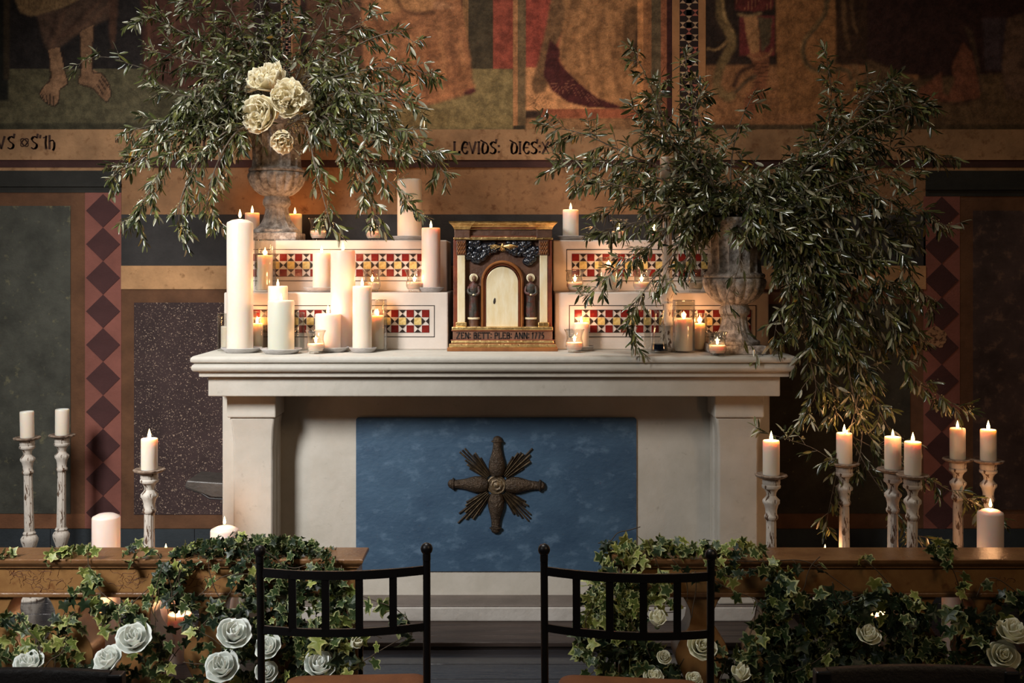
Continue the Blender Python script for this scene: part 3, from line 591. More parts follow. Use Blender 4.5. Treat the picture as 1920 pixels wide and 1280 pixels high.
b = MB(); b.prism(arch(941.5, 30.3, 500, 616, 5.042), 5.038, 5.06); dr = obj('door', b, M['golddoor'], TB, bevel=.003)
b = MB(); b.lathe([(.0001, 0), (.0042, .004), (.0055, .012), (.004, .024), (.0001, .029)], (0,0,0), 12); kc = P(926.5, 570, 5.037)
b.v = [(v[0]+v[2]*.12+kc.x, v[1]*.15+kc.y, v[2]+kc.z) for v in b.v]; obj('keyhole', b, M['ink'], dr, smooth=180)
cl = MB(); random.seed(3)
for k in range(150):
    a = random.uniform(875, 1009); yy = random.uniform(455, 492)
    if abs(a-942) < 42 and yy > 464+abs(a-942)*.5: continue
    if yy > 484 and (a < 884 or a > 1000): continue
    r = random.uniform(5.5, 9)*5.03/F; cl.ball(P(a, yy, 5.052), r, 0, 14, 9, (1, .9, 1)); cl.ball(P(a, yy, 5.052)+Vector((.2*r, -.55*r, .1*r)), r*.55, 0, 10, 7)
obj('cloud_relief', cl, M['cloud'], TB, smooth=180)
ry = MB()
for k in range(15):
    a = math.radians(8+164*k/14); sgn = math.cos(a); L = 30 if abs(sgn) > .5 else 14
    ry.tube([P(942, 462, 5.03), P(942+L*math.cos(a)*.5, 462+8*math.sin(a)*.6-abs(sgn)*4, 5.026), P(942+L*math.cos(a), 463+9*math.sin(a)-abs(sgn)*9+6*abs(sgn), 5.035)], [.003, .0025, .0006], 5)
ry.ball(P(942, 461, 5.03), .009, 0, 12, 8, (.8, .7, 1.3)); obj('dove_relief', ry, M['gold'], TB, smooth=60)
for cx, s in ((888, 1), (995, -1)):
    c = P(cx, 595, 5.045); h = 72*5.045/F
    bd = MB(); bd.lathe([(.011, 0), (.019, 0), (.021, .02), (.019, .06), (.0185, .09), (.021, .115), (.024, .135), (.021, .150), (.009, .158), (.007, .165)], (0,0,0), 28, lambda a, z, r: 1+.10*math.cos(7*a+z*20)*(1-min(1, z/.13)))
    bd.v = [(v[0]*1.02+c.x, v[1]*.75+c.y, v[2]+c.z) for v in bd.v]
    st_ = obj('saint_relief', bd, M['saintred'], TB, smooth=70)
    hd = MB(); hd.ball(c+Vector((s*.002, -.004, .177)), .0115, 0, 14, 10, (.85, .9, 1.2)); hd.ball(c+Vector((s*.003, -.014, .176)), .003)
    obj('head', hd, M['skin'], st_, smooth=180)
    hl = MB(); hl.lathe([(.0185, 0), (.0195, .002), (.0165, .003), (.0158, .002)], (0,0,0), 24); hl.v = [(v[0]+c.x, -v[2]+c.y+.006, v[1]+c.z+.18) for v in hl.v]; obj('halo', hl, M['golddoor'], st_, smooth=40)
    ar = MB(); ar.tube(catmull([c+Vector((-.021, -.004, .14)), c+Vector((-.024, -.014, .115)), c+Vector((-.004, -.022, .105))], 5), [.0065]*11, 8); ar.tube(catmull([c+Vector((.021, -.004, .14)), c+Vector((.024, -.014, .112)), c+Vector((.005, -.022, .10))], 5), [.0065]*11, 8); obj('arms', ar, M['saintred'], st_, smooth=180)
    hn = MB(); hn.ball(c+Vector((.0, -.024, .104)), .005, 0, 8, 6, (1.3, .8, .8)); obj('hands', hn, M['golddoor'], st_, smooth=180)
    pd = MB(); q = P(cx, 614, 5.04); pd.lathe([(.026, 0), (.026, .006), (.023, .008), (.023, .036), (.027, .038), (.027, .046)], (0,0,0), 24); pd.v = [(v[0]+q.x, v[1]*.8+q.y+.012, v[2]+q.z) for v in pd.v]; obj('pedestal', pd, M['brown'], TB, smooth=30)
    fl_ = MB(); fl_.lathe([(.0275, .038), (.028, .0465)], (0,0,0), 24); fl_.lathe([(.0265, .0), (.0275, .006)], (0,0,0), 24); fl_.v = [(v[0]+q.x, v[1]*.8+q.y+.012, v[2]+q.z) for v in fl_.v]; obj('pedestal_fillet', fl_, M['golddoor'], TB, smooth=30)
lettering('carved_letter', "ZEN: BETT: PLEB: ANN: 1775", 856, 634.5, 11, 5.01, .0012, 0, M['ink'], TB, GL, .835, .22, serif=True, sx=.86)

# ================================================================== CANDLES
def flame(c, parent, s=1., power=FLAME_W):
    mb = MB(); prof = [(.001, 0), (.0052, .004), (.0076, .011), (.0068, .019), (.0042, .029), (.0016, .038), (.0002, .043)]
    mb.lathe([(r*s, z*s) for r, z in prof], c, 12); obj('flame', mb, M['flame'], parent, smooth=180)
    l = bpy.data.lights.new('candle_light', 'POINT'); l.energy = power; l.color = (1, .47, .21); l.shadow_soft_size = .012
    o = bpy.data.objects.new('candle_light', l); COL.objects.link(o); o.parent = parent; o.location = Vector(c)+Vector((0, 0, .016))-ORG[parent.name]
def candle(px, wpx, ytop, d, zb, lit, label, m='wax', name='pillar_candle', group=None, dome=False, power=FLAME_W, xx=None, r=None, h=None, tilt=0):
    x = X(px, d) if xx is None else xx; r = wpx*d/F/2 if r is None else r; h = Z(ytop, d)-zb if h is None else h
    t = thing(name, (x, d, zb), label, 'candle', group)
    mb = MB(); ph = random.uniform(0, 6); wob = lambda a, z, rr: 1+.008*math.sin(2*a+ph+z*9)
    if dome: pr = [(r*.97, 0), (r, .004), (r, h-.010), (r*.96, h-.004), (r*.6, h+.006), (r*.15, h+.010)]
    else: pr = [(r*.97, 0), (r, .004), (r, h-.008), (r*.985, h-.003), (r*.94, h), (r*.86, h-.001), (r*.70, h-.006), (r*.2, h-.008)]
    mb.lathe(pr, (x, d, zb), 36, wob); obj('wax', mb, M[m], t, smooth=60)
    zt = zb+h+(.010 if dome else -.008)
    if lit is not None:
        wk = MB(); wk.tube([(x, d, zt-.004), (x+.0006, d, zt+.007), (x+.002, d, zt+.013)], .0011, 6); obj('wick', wk, M['wick'], t)
    if lit: flame((x, d, zt+.006), t, random.uniform(.72, .98), power)
    return t
def plate(px, wpx, d, zb, label):
    x = X(px, d); r = wpx*d/F/2; t = thing('candle_plate', (x, d, zb), label, 'plate', 'candle plates')
    mb = MB(); ph = random.uniform(0, 6); mb.lathe([(r*.72, 0), (r*.80, .004), (r*.96, .017), (r, .021), (r*.97, .0225), (r*.84, .013), (r*.75, .010), (.001, .010)], (x, d, zb), 40, lambda a, z, rr: 1+.012*math.sin(3*a+ph)+.008*math.sin(7*a))
    obj('dish', mb, M['plate'], t, smooth=50); return zb+.0105
def cyl_glass(px, wpx, ytop, d, zb, label):
    x = X(px, d); r = wpx*d/F/2; h = Z(ytop, d)-zb; t = thing('glass_cylinder', (x, d, zb), label, 'candle holder', 'clear glass candle cylinders')
    mb = MB(); mb.lathe([(.001, 0), (r*.96, 0), (r, .004), (r, h), (r-.0015, h+.001), (r-.003, h), (r-.003, .012), (r*.8, .008), (.001, .008)], (x, d, zb), 40, cap=False); obj('glass', mb, M['glass'], t, smooth=40)
    rm = MB(); pts = [(x+(r-.0015)*math.cos(a), d+(r-.0015)*math.sin(a), zb+h) for a in np.linspace(0, 2*math.pi, 33)]; rm.tube(pts, .0016, 5); obj('rim', rm, M['glass'], t, smooth=180); return zb+.0085
def tulip(px, d, zb, label, s=1.):
    x = X(px, d); t = thing('tulip_glass', (x, d, zb), label, 'candle holder', 'tulip shaped votive glasses')
    pr = [(.001, 0), (.027, 0), (.028, .004), (.026, .008), (.034, .016), (.0395, .030), (.0385, .044), (.0345, .060), (.035, .074), (.039, .088), (.0455, .101), (.044, .1018), (.0375, .088), (.0335, .074), (.033, .060), (.037, .044), (.038, .030), (.032, .017), (.001, .012)]
    mb = MB(); mb.lathe([(r*s, z*s) for r, z in pr], (x, d, zb), 36, cap=False); obj('glass', mb, M['glass'], t, smooth=60)
    rm = MB(); pts = [(x+.0448*s*math.cos(a), d+.0448*s*math.sin(a), zb+.1015*s) for a in np.linspace(0, 2*math.pi, 33)]; rm.tube(pts, .0014, 5); obj('rim', rm, M['glass'], t, smooth=180)
    return zb+.0125*s
def votive(px, d, zb, lit, label, glabel, s=1., wax_top=.044):
    x = X(px, d); z0 = tulip(px, d, zb, glabel, s); t = thing('votive_candle', (x, d, z0), label, 'candle', 'votive candles in tulip glasses')
    mb = MB(); pr = [(.030, 0), (.0355, .010), (.0372, .018), (.0365, .030), (.0355, wax_top-.0125), (.030, wax_top-.013), (.008, wax_top-.014)]
    mb.lathe([(r*s*.985, z*s) for r, z in pr], (x, d, z0+.0005), 32); obj('wax', mb, M['wax'], t, smooth=50)
    zt = z0+(wax_top-.014)*s; wk = MB(); wk.tube([(x, d, zt-.002), (x, d, zt+.010)], .001, 6); obj('wick', wk, M['wick'], t)
    if lit: flame((x, d, zt+.005), t, random.uniform(.72, .9), FLAME_W*.8)
G1 = 'candles standing on the altar table'; G2 = 'candles on the lower altar shelf'; G3 = 'candles on the upper altar shelf'
# on the mensa, left
z = plate(452, 76, 4.925, ZM, 'chalky grey plate under the tallest left-end pillar candle'); candle(450, 49, 415, 4.925, z, 1, 'tallest white pillar candle at the left end of the altar', 'wax', group=G1, dome=True)
z = plate(527, 78, 4.865, ZM, 'chalky grey plate under the pale greenish pillar candle'); candle(527, 49, 563, 4.865, z, 1, 'stout pale greenish pillar candle at the front of altar table', 'wax_grey', group=G1)
candle(521, 37, 536, 5.02, ZM, 1, 'short cream pillar candle peeping out behind the greenish one', group=G1)
votive(592, 4.845, ZM, 1, 'votive candle in the tulip glass between two pillar candles on left', 'tulip glass in front between greenish and stout cream pillars')
z = plate(622, 66, 4.955, ZM, 'grey plate under the stout cream pillar beside tulip glass'); candle(615, 48, 588, 4.955, z, 1, 'stout cream pillar candle just right of front tulip glass', 'wax_pink', group=G1)
candle(643, 46, 469, 5.045, ZM, 1, 'very tall blush pillar candle in the middle of left group', 'wax_pink', group=G1)
z = plate(680, 52, 4.93, ZM, 'small pale plate under slender pillar on the left group right edge'); candle(679, 36, 536, 4.93, z, 1, 'slender medium-tall pillar candle on small plate, right of tallest blush one', group=G1)
z = cyl_glass(707, 38, 562, 5.02, ZM, 'glass cylinder with a thin candle right of the left group'); candle(708, 23, 591, 5.02, z, 1, 'thin candle inside the glass cylinder right of left candle group', name='cylinder_candle', group=G1)
z = cyl_glass(427, 38, 588, 5.015, ZM, 'glass cylinder half hidden behind the tallest left candle'); candle(427, 25, 611, 5.015, z, None, 'unlit thin candle in the glass at the altar far left end', name='cylinder_candle', group=G1)
z = cyl_glass(484, 34, 584, 5.04, ZM, 'glass cylinder seen between tallest left candle and greenish pillar'); candle(482, 22, 606, 5.04, z, 1, 'thin candle in glass between tallest left and greenish pillars', name='cylinder_candle', group=G1)
z = cyl_glass(556, 30, 586, 5.045, ZM, 'narrow glass cylinder right behind the greenish pillar candle')
# lower shelf, left
z = cyl_glass(497, 40, 450, 5.165, ZL, 'glass cylinder with candle on lower shelf right of tallest pillar'); candle(497, 28, 478, 5.165, z, 1, 'cream candle inside glass cylinder on lower left shelf', name='cylinder_candle', group=G2)
z = plate(602, 66, 5.165, ZL, 'grey plate on lower left shelf behind tall blush pillar'); candle(603, 33, 474, 5.165, z, 1, 'cream pillar candle on lower left shelf, left of the tall blush one', group=G2)
votive(698, 5.15, ZL, 1, 'votive candle left of two in tulip glasses on lower left shelf', 'left one of two tulip glasses on the lower left shelf')
votive(777, 5.15, ZL, 1, 'votive candle beside tall pillar near the tabernacle, left shelf', 'tulip glass beside the tall pillar near tabernacle')
z = plate(808, 50, 5.165, ZL, 'pale plate at right end of the lower left shelf'); candle(808, 35, 427, 5.165, z, 1, 'tall peach pillar candle on the shelf directly left of tabernacle', 'wax_pink', group=G2)
# lower shelf, right
votive(1078, 5.15, ZL, 1, 'votive candle in tulip glass just right of the tabernacle, lower shelf', 'tulip glass on the lower right shelf nearest the tabernacle')
z = cyl_glass(1141, 38, 483, 5.165, ZL, 'glass cylinder on the lower right shelf behind olive leaves'); candle(1141, 29, 500, 5.165, z, 1, 'cream candle in glass cylinder on lower right shelf', name='cylinder_candle', group=G2)
votive(1203, 5.15, ZL, 1, 'glowing votive candle between cylinder and white candlestick, lower right shelf', 'tulip glass left of the white candlestick on lower right shelf')
votive(1303, 5.15, ZL, 0, 'unlit votive candle in the tulip glass beside the right urn', 'tulip glass with unlit candle beside the right urn', wax_top=.03)
# mensa, right
votive(1077, 4.92, ZM, 1, 'votive candle in tulip glass on altar table right of tabernacle', 'tulip glass on the altar table right of the tabernacle')
z = plate(1096, 36, 5.02, ZM, 'little pale dish behind the tulip glass right of tabernacle'); candle(1090, 28, 605, 5.02, z, 1, 'thin cream candle behind the tulip glass right of tabernacle', group=G1)
z = cyl_glass(1282, 42, 563, 4.915, ZM, 'wide glass cylinder holding stout candle on right of altar table'); candle(1282, 33, 597, 4.915, z, 1, 'stout candle inside the wide glass cylinder on right', name='cylinder_candle', group=G1)
z = cyl_glass(1312, 28, 588, 5.01, ZM, 'narrow glass cylinder tucked behind the wide one on right'); candle(1312, 20, 606, 5.01, z, 1, 'thin candle inside the narrow glass cylinder on right', name='cylinder_candle', group=G1)
votive(1345, 4.738, ZM, 1, 'votive candle in tulip glass in front of the right urn', 'tulip glass at the front right, before the right urn')
# upper shelf
candle(473, 27, 399, 5.47, ZU, 1, 'cream candle on top shelf left of the peony urn', group=G3)
candle(553, 26, 401, 5.50, ZU, 1, 'cream candle on top shelf just right of the peony urn foot', group=G3)
votive(597, 5.36, ZU, 1, 'votive candle in tulip glass next to the peony urn foot', 'tulip glass next to the peony urn foot on top shelf', 1.05)
votive(701, 5.36, ZU, 1, 'votive candle in tulip glass left of widest top shelf pillar', 'tulip glass left of the widest pillar on the top shelf')
z = plate(766, 72, 5.40, ZU, 'pale wide plate on the top left shelf'); candle(768, 46, 336, 5.40, z, 0, 'widest tall unlit pillar candle on top left shelf under olive tips', group=G3)
z = plate(1071, 51, 5.36, ZU, 'pale plate on top right shelf beside the tabernacle cornice'); candle(1070, 30, 393, 5.36, z, 1, 'white pillar candle on top shelf directly right of tabernacle', group=G3)
votive(1161, 5.36, ZU, 1, 'votive candle in left tulip glass among olive leaves, top right shelf', 'left tulip glass among olive leaves on the top right shelf')
votive(1227, 5.36, ZU, 1, 'votive candle in tulip glass beside the white candlestick, top right shelf', 'tulip glass beside the white candlestick on top right shelf')
z = plate(1292, 56, 5.40, ZU, 'plate hidden behind olive leaves left of the right urn'); candle(1290, 34, 424, 5.40, z, None, 'white candle behind olive leaves left of the right urn rim', group=G3)
# carafe and bud vase on the mensa
ca = thing('glass_carafe', (X(1236, 4.90), 4.90, ZM), 'clear flared carafe with dark liquid in the bottom', 'carafe'); x_ = X(1236, 4.90)
mb = MB(); mb.lathe([(.001, 0), (.038, 0), (.040, .006), (.038, .02), (.030, .08), (.022, .13), (.019, .155), (.021, .175), (.026, .188), (.0245, .188), (.0195, .175), (.0175, .155), (.0205, .13), (.0285, .08), (.0365, .02), (.036, .008), (.001, .007)], (x_, 4.90, ZM), 36, cap=False); obj('glass', mb, M['glass'], ca, smooth=60)
mb = MB(); mb.lathe([(.001, .0075), (.0355, .0085), (.0358, .02), (.0335, .040), (.001, .040)], (x_, 4.90, ZM), 32); obj('liquid', mb, M['liquid'], ca, smooth=40)
bv = thing('bud_vase', (X(1214, 4.96), 4.96, ZM), 'empty slim glass vase left of the carafe', 'vase'); x_ = X(1214, 4.96)
mb = MB(); mb.lathe([(.001, 0), (.022, 0), (.023, .005), (.017, .03), (.014, .1), (.015, .17), (.019, .19), (.0175, .19), (.0135, .17), (.0125, .1), (.0155, .03), (.001, .012)], (x_, 4.96, ZM), 28, cap=False); obj('glass', mb, M['glass'], bv, smooth=60)

# ---- candlesticks
def stick_parts(t, base):
    bx, by, bz = base
    ft = MB(); ft.lathe([(.062, 0), (.064, .006), (.060, .016), (.050, .022), (.046, .034), (.034, .05), (.027, .075), (.024, .10), (.030, .115), (.024, .13)], base, 28); obj('foot', ft, M['stick'], t, smooth=40)
    kn = MB(); kn.lathe([(.024, .13), (.020, .16), (.020, .20), (.027, .215), (.022, .225), (.030, .25), (.0375, .275), (.039, .29), (.033, .302), (.026, .308), (.030, .316), (.024, .325)], base, 28, lambda a, z, r: 1+(.05*math.cos(12*a) if .26 < z < .3 else 0)); obj('lower_knob', kn, M['stick'], t, smooth=40)
    sh = MB(); sh.lathe([(.0225, .325)]+[(.0230-.003*(k/12), .33+.268*k/12) for k in range(13)]+[(.020, .60)], base, 40, lambda a, z, r: 1-.10*abs(math.sin(5*a))); obj('shaft', sh, M['stick'], t, smooth=60)
    uk = MB(); uk.lathe([(.0235, .598), (.0265, .604), (.0265, .612), (.0225, .618), (.0225, .636), (.027, .654), (.0325, .664), (.0325, .674), (.024, .684), (.0185, .692), (.020, .704), (.027, .716), (.0355, .722), (.037, .730), (.033, .736), (.035, .742), (.034, .758), (.030, .762)], base, 32, lambda a, z, r: 1+(.07*math.cos(11*a) if .655 < z < .68 else 0)); obj('upper_knob', uk, M['stick'], t, smooth=40)
    ds = MB(); ds.lathe([(.030, .760), (.050, .762), (.0605, .768), (.062, .773), (.058, .7755), (.04, .772), (.001, .772)], base, 44, lambda a, z, r: 1+(.035*math.cos(14*a) if r > .05 else 0)); obj('drip_dish', ds, M['rust'], t, smooth=40)
stick_parts(thing('candlestick', (0, 0, 0), '', ''), (0, 0, 0))
proto = bpy.data.objects['candlestick']; PK = list(proto.children); first = [True]
def candlestick(px, d, zb, label, clabel, lit, h=.125, lean=0, power=FLAME_W):
    x = X(px, d)
    if first[0]: t = proto; first[0] = False
    else:
        t = proto.copy(); COL.objects.link(t)
        for ch in PK: c = ch.copy(); COL.objects.link(c); c.parent = t
    t.location = (x, d, zb); t.rotation_euler = (0, lean, random.uniform(0, .4)); tag(t, label, 'candlestick', 'distressed white candlesticks'); ORG[t.name] = Vector((x, d, zb))
    xt = x+math.sin(lean)*.772; cd = candle(0, 0, 0, d, zb+math.cos(lean)*.7725, lit, clabel, 'wax', group='candles on white candlesticks', xx=xt, r=.0325, h=h, power=power, name='candlestick_candle')
    cd.rotation_euler = (0, lean, 0)
ZP = .212
def dd(y): return 1728/(y-500)
candlestick(58, 5.31, ZP, 'chipped white candlestick at the far left, leaning slightly', 'unlit cream candle on far left candlestick', None, .125, -.022)
candlestick(114, 5.39, ZP, 'chipped white candlestick second from the left', 'unlit cream candle on second candlestick from left', None, .125, .008)
candlestick(280, 4.47, ZP, 'chipped white candlestick left of the altar beside lit pillar', 'lit cream candle on the candlestick left of altar', 1, .125)
candlestick(1446, 4.356, ZP, 'white candlestick touching the right edge of the altar', 'lit candle on the candlestick at altar right edge', 1, .135)
candlestick(1583, 4.617, ZP, 'white candlestick wrapped by hanging olive twigs', 'lit candle on the candlestick among olive twigs', 1, .125)
candlestick(1674, 4.48, ZP, 'left one of the close pair of white candlesticks', 'lit candle on left one of the close candlestick pair', 1, .13)
candlestick(1709, 4.355, ZP, 'right one of the close pair of white candlesticks', 'lit candle on right one of the close candlestick pair', 1, .13, .006)
candlestick(1797, 4.72, ZP, 'white candlestick left of the wide pink floor pillar', 'candle burning low on candlestick second from right', 1, .13, -.004, .15)
candlestick(1853, 4.68, ZP, 'white candlestick rising behind the wide pink floor pillar', 'lit candle on the rightmost candlestick', 1, .13)
candlestick(1251, 5.0, ZM, 'tall white fluted candlestick standing on the altar among olive', 'white candle on the altar candlestick, half hidden in foliage', None, .10)
# ---- pillars on the platform
GF = 'large pillar candles on the wooden platform'
candle(199, 51, 966, 4.62, .212, None, 'wide unlit blush pillar candle standing behind left balustrade', 'wax_pink', group=GF, dome=True)
candle(421, 52, 990, 4.70, .2445, 1, 'wide lit pillar candle by the altar left corner, above ivy', 'wax_pink', group=GF, dome=True)
candle(1857, 47, 958, 4.52, .212, 1, 'wide lit pink pillar candle at far right behind balustrade', 'wax_pink', group=GF, dome=True)
candle(1547, 45, 1037, 4.62, .212, 1, 'low lit pillar candle just showing over the right balustrade', 'wax', group=GF)
candle(311, 46, 1036, 4.64, .212, 1, 'lit pillar candle behind ivy, glowing through left balustrade', 'wax_pink', group=GF)
candle(1792, 50, 1085, 4.50, .212, 1, 'lit pillar candle glowing through the right balustrade opening', 'wax_pink', group=GF)
z = plate(190, 76, 4.50, .212, 'grey plate seen through the left balustrade opening'); candle(190, 52, 1140, 4.50, z, 1, 'short lit pillar on a plate in left balustrade opening', 'wax_pink', group=GF)
candle(337, 44, 1150, 4.48, .212, 1, 'short lit pillar beside the glowing one, left balustrade opening', 'wax_pink', group=GF)
candle(1650, 46, 1150, 4.50, .212, 1, 'short lit pillar behind ivy in the right balustrade', 'wax_pink', group=GF)

# ================================================================== URNS
def urn(px, d, zb, label):
    x = X(px, d); t = thing('stone_urn', (x, d, zb), label, 'urn', 'fluted stone urns'); c = (x, d, zb); h = .1175
    b = MB(); b.box(x-h, x+h, d-h, d+h, zb, zb+.038); obj('plinth', b, M['urn'], t, bevel=.006)
    b = MB(); b.lathe([(.108, .038), (.112, .044), (.110, .054), (.100, .058), (.096, .064), (.082, .080), (.068, .102), (.060, .128), (.056, .155), (.058, .164), (.062, .167)], c, 64, lambda a, z, r: 1-(.13*abs(math.sin(9*a))**.6 if .06 < z < .16 else 0)); obj('pedestal', b, M['urn'], t, smooth=55)
    b = MB(); b.lathe([(.058, .166), (.066, .172), (.0675, .182), (.066, .196), (.060, .205), (.058, .212), (.06, .216)], c, 40); obj('collar', b, M['urn'], t, smooth=50)
    b = MB(); b.lathe([(.055, .214), (.078, .222), (.104, .242), (.124, .268), (.135, .295), (.138, .315), (.134, .326), (.124, .330)], c, 108, lambda a, z, r: 1+(.11*(abs(math.sin(9*a))**.6-.9) if z < .325 else 0)); obj('lobed_bowl', b, M['urn'], t, smooth=60)
    b = MB(); b.lathe([(.122, .328), (.132, .332), (.135, .340), (.130, .348), (.122, .351), (.119, .360), (.1165, .40), (.119, .46), (.126, .52), (.135, .560), (.150, .572), (.156, .582), (.154, .592), (.146, .594), (.126, .585), (.112, .54), (.10, .5), (.02, .5)], c, 96, lambda a, z, r: 1-(.11*abs(math.sin(8*a))**.6 if .358 < z < .545 and r > .113 else 0)); obj('fluted_body', b, M['urn'], t, smooth=55)
    return Vector((x, d, zb+.53))
UL = urn(519, 5.38, ZU, 'weathered stone urn with peonies on the left top shelf')
UR = urn(1377, 4.905, ZM, 'weathered stone urn on the right of the altar table')

# ================================================================== FOLIAGE
def finish_leaves(arr, tmpl_v, tmpl_f, cols, material, parent, n_parts, part_name, stuff_name, facecols):
    # arr: list of (pos, dir, normal, length, width scale, colour index)
    arr.sort(key=lambda q: -(q[3]/q[0].y)*(1+.2*math.sin(q[0].x*997)))
    off = ORG[parent.name]; nv = len(tmpl_v); tv = np.array(tmpl_v)
    meshes = []
    for ci, c in enumerate(cols):
        me = bpy.data.meshes.new(part_name); me.from_pydata(tmpl_v, [], tmpl_f); ca = me.color_attributes.new('Col', 'FLOAT_COLOR', 'CORNER')
        cc = []
        for fi, f in enumerate(tmpl_f): cc += [(*facecols(c, fi), 1)]*len(f)
        ca.data.foreach_set('color', np.array(cc, dtype=float).ravel()); me.materials.append(material); meshes.append(me)
    def frame(q):
        p, d, nrm, L, wd, ci = q; d = d.normalized(); n = (nrm-d*nrm.dot(d)); n = n.normalized() if n.length > 1e-5 else d.orthogonal().normalized(); y = n.cross(d)
        return d*L, y*L*wd, n*L, p
    for q in arr[:n_parts]:
        a, b, c, p = frame(q); o = bpy.data.objects.new(part_name, meshes[q[5]]); COL.objects.link(o); o.parent = parent; p = p-off
        o.matrix_basis = Matrix(((a.x, b.x, c.x, p.x), (a.y, b.y, c.y, p.y), (a.z, b.z, c.z, p.z), (0, 0, 0, 1)))
    rest = arr[n_parts:]
    if not rest: return
    A = np.array([[list(v) for v in frame(q)] for q in rest]); A[:, 3] -= np.array(off)
    V = tv[None, :, 0:1]*A[:, None, 0]+tv[None, :, 1:2]*A[:, None, 1]+tv[None, :, 2:3]*A[:, None, 2]+A[:, None, 3]
    n = len(rest); vs = V.reshape(-1, 3); li = []; ls = []; k = 0
    base = np.arange(n)*nv; lt = np.concatenate([np.array(f) for f in tmpl_f]); starts = np.cumsum([0]+[len(f) for f in tmpl_f[:-1]])
    loops = (base[:, None]+lt[None]).ravel(); lst = (np.arange(n)*len(lt))[:, None]+starts[None]
    me = bpy.data.meshes.new(stuff_name); me.vertices.add(len(vs)); me.vertices.foreach_set('co', vs.ravel()); me.loops.add(len(loops)); me.loops.foreach_set('vertex_index', loops)
    me.polygons.add(lst.size); me.polygons.foreach_set('loop_start', lst.ravel()); me.update(); ca = me.color_attributes.new('Col', 'FLOAT_COLOR', 'CORNER')
    percol = np.array([[(*facecols(c, fi), 1) for fi, f in enumerate(tmpl_f) for _ in f] for c in cols]); ca.data.foreach_set('color', percol[[q[5] for q in rest]].ravel()); me.materials.append(material)
    o = bpy.data.objects.new(stuff_name, me); COL.objects.link(o); o.parent = parent; o['kind'] = 'stuff'
OLV = [(0,0,0), (.22,.36,.02), (.22,0,-.02), (.22,-.36,.02), (.55,.5,.0), (.55,0,-.05), (.55,-.5,.0), (.85,.30,-.05), (.85,0,-.09), (.85,-.30,-.05), (1,0,-.13)]
OLF = [(0,2,1), (0,3,2), (1,2,5,4), (2,3,6,5), (4,5,8,7), (5,6,9,8), (7,8,10), (8,9,10)]
OCOL = [(.080,.092,.026), (.036,.046,.015), (.115,.125,.048), (.28,.28,.18), (.17,.175,.05), (.44,.43,.32), (.016,.022,.009), (.36,.20,.035)]
OW = [.22, .22, .16, .12, .10, .10, .075, .005]
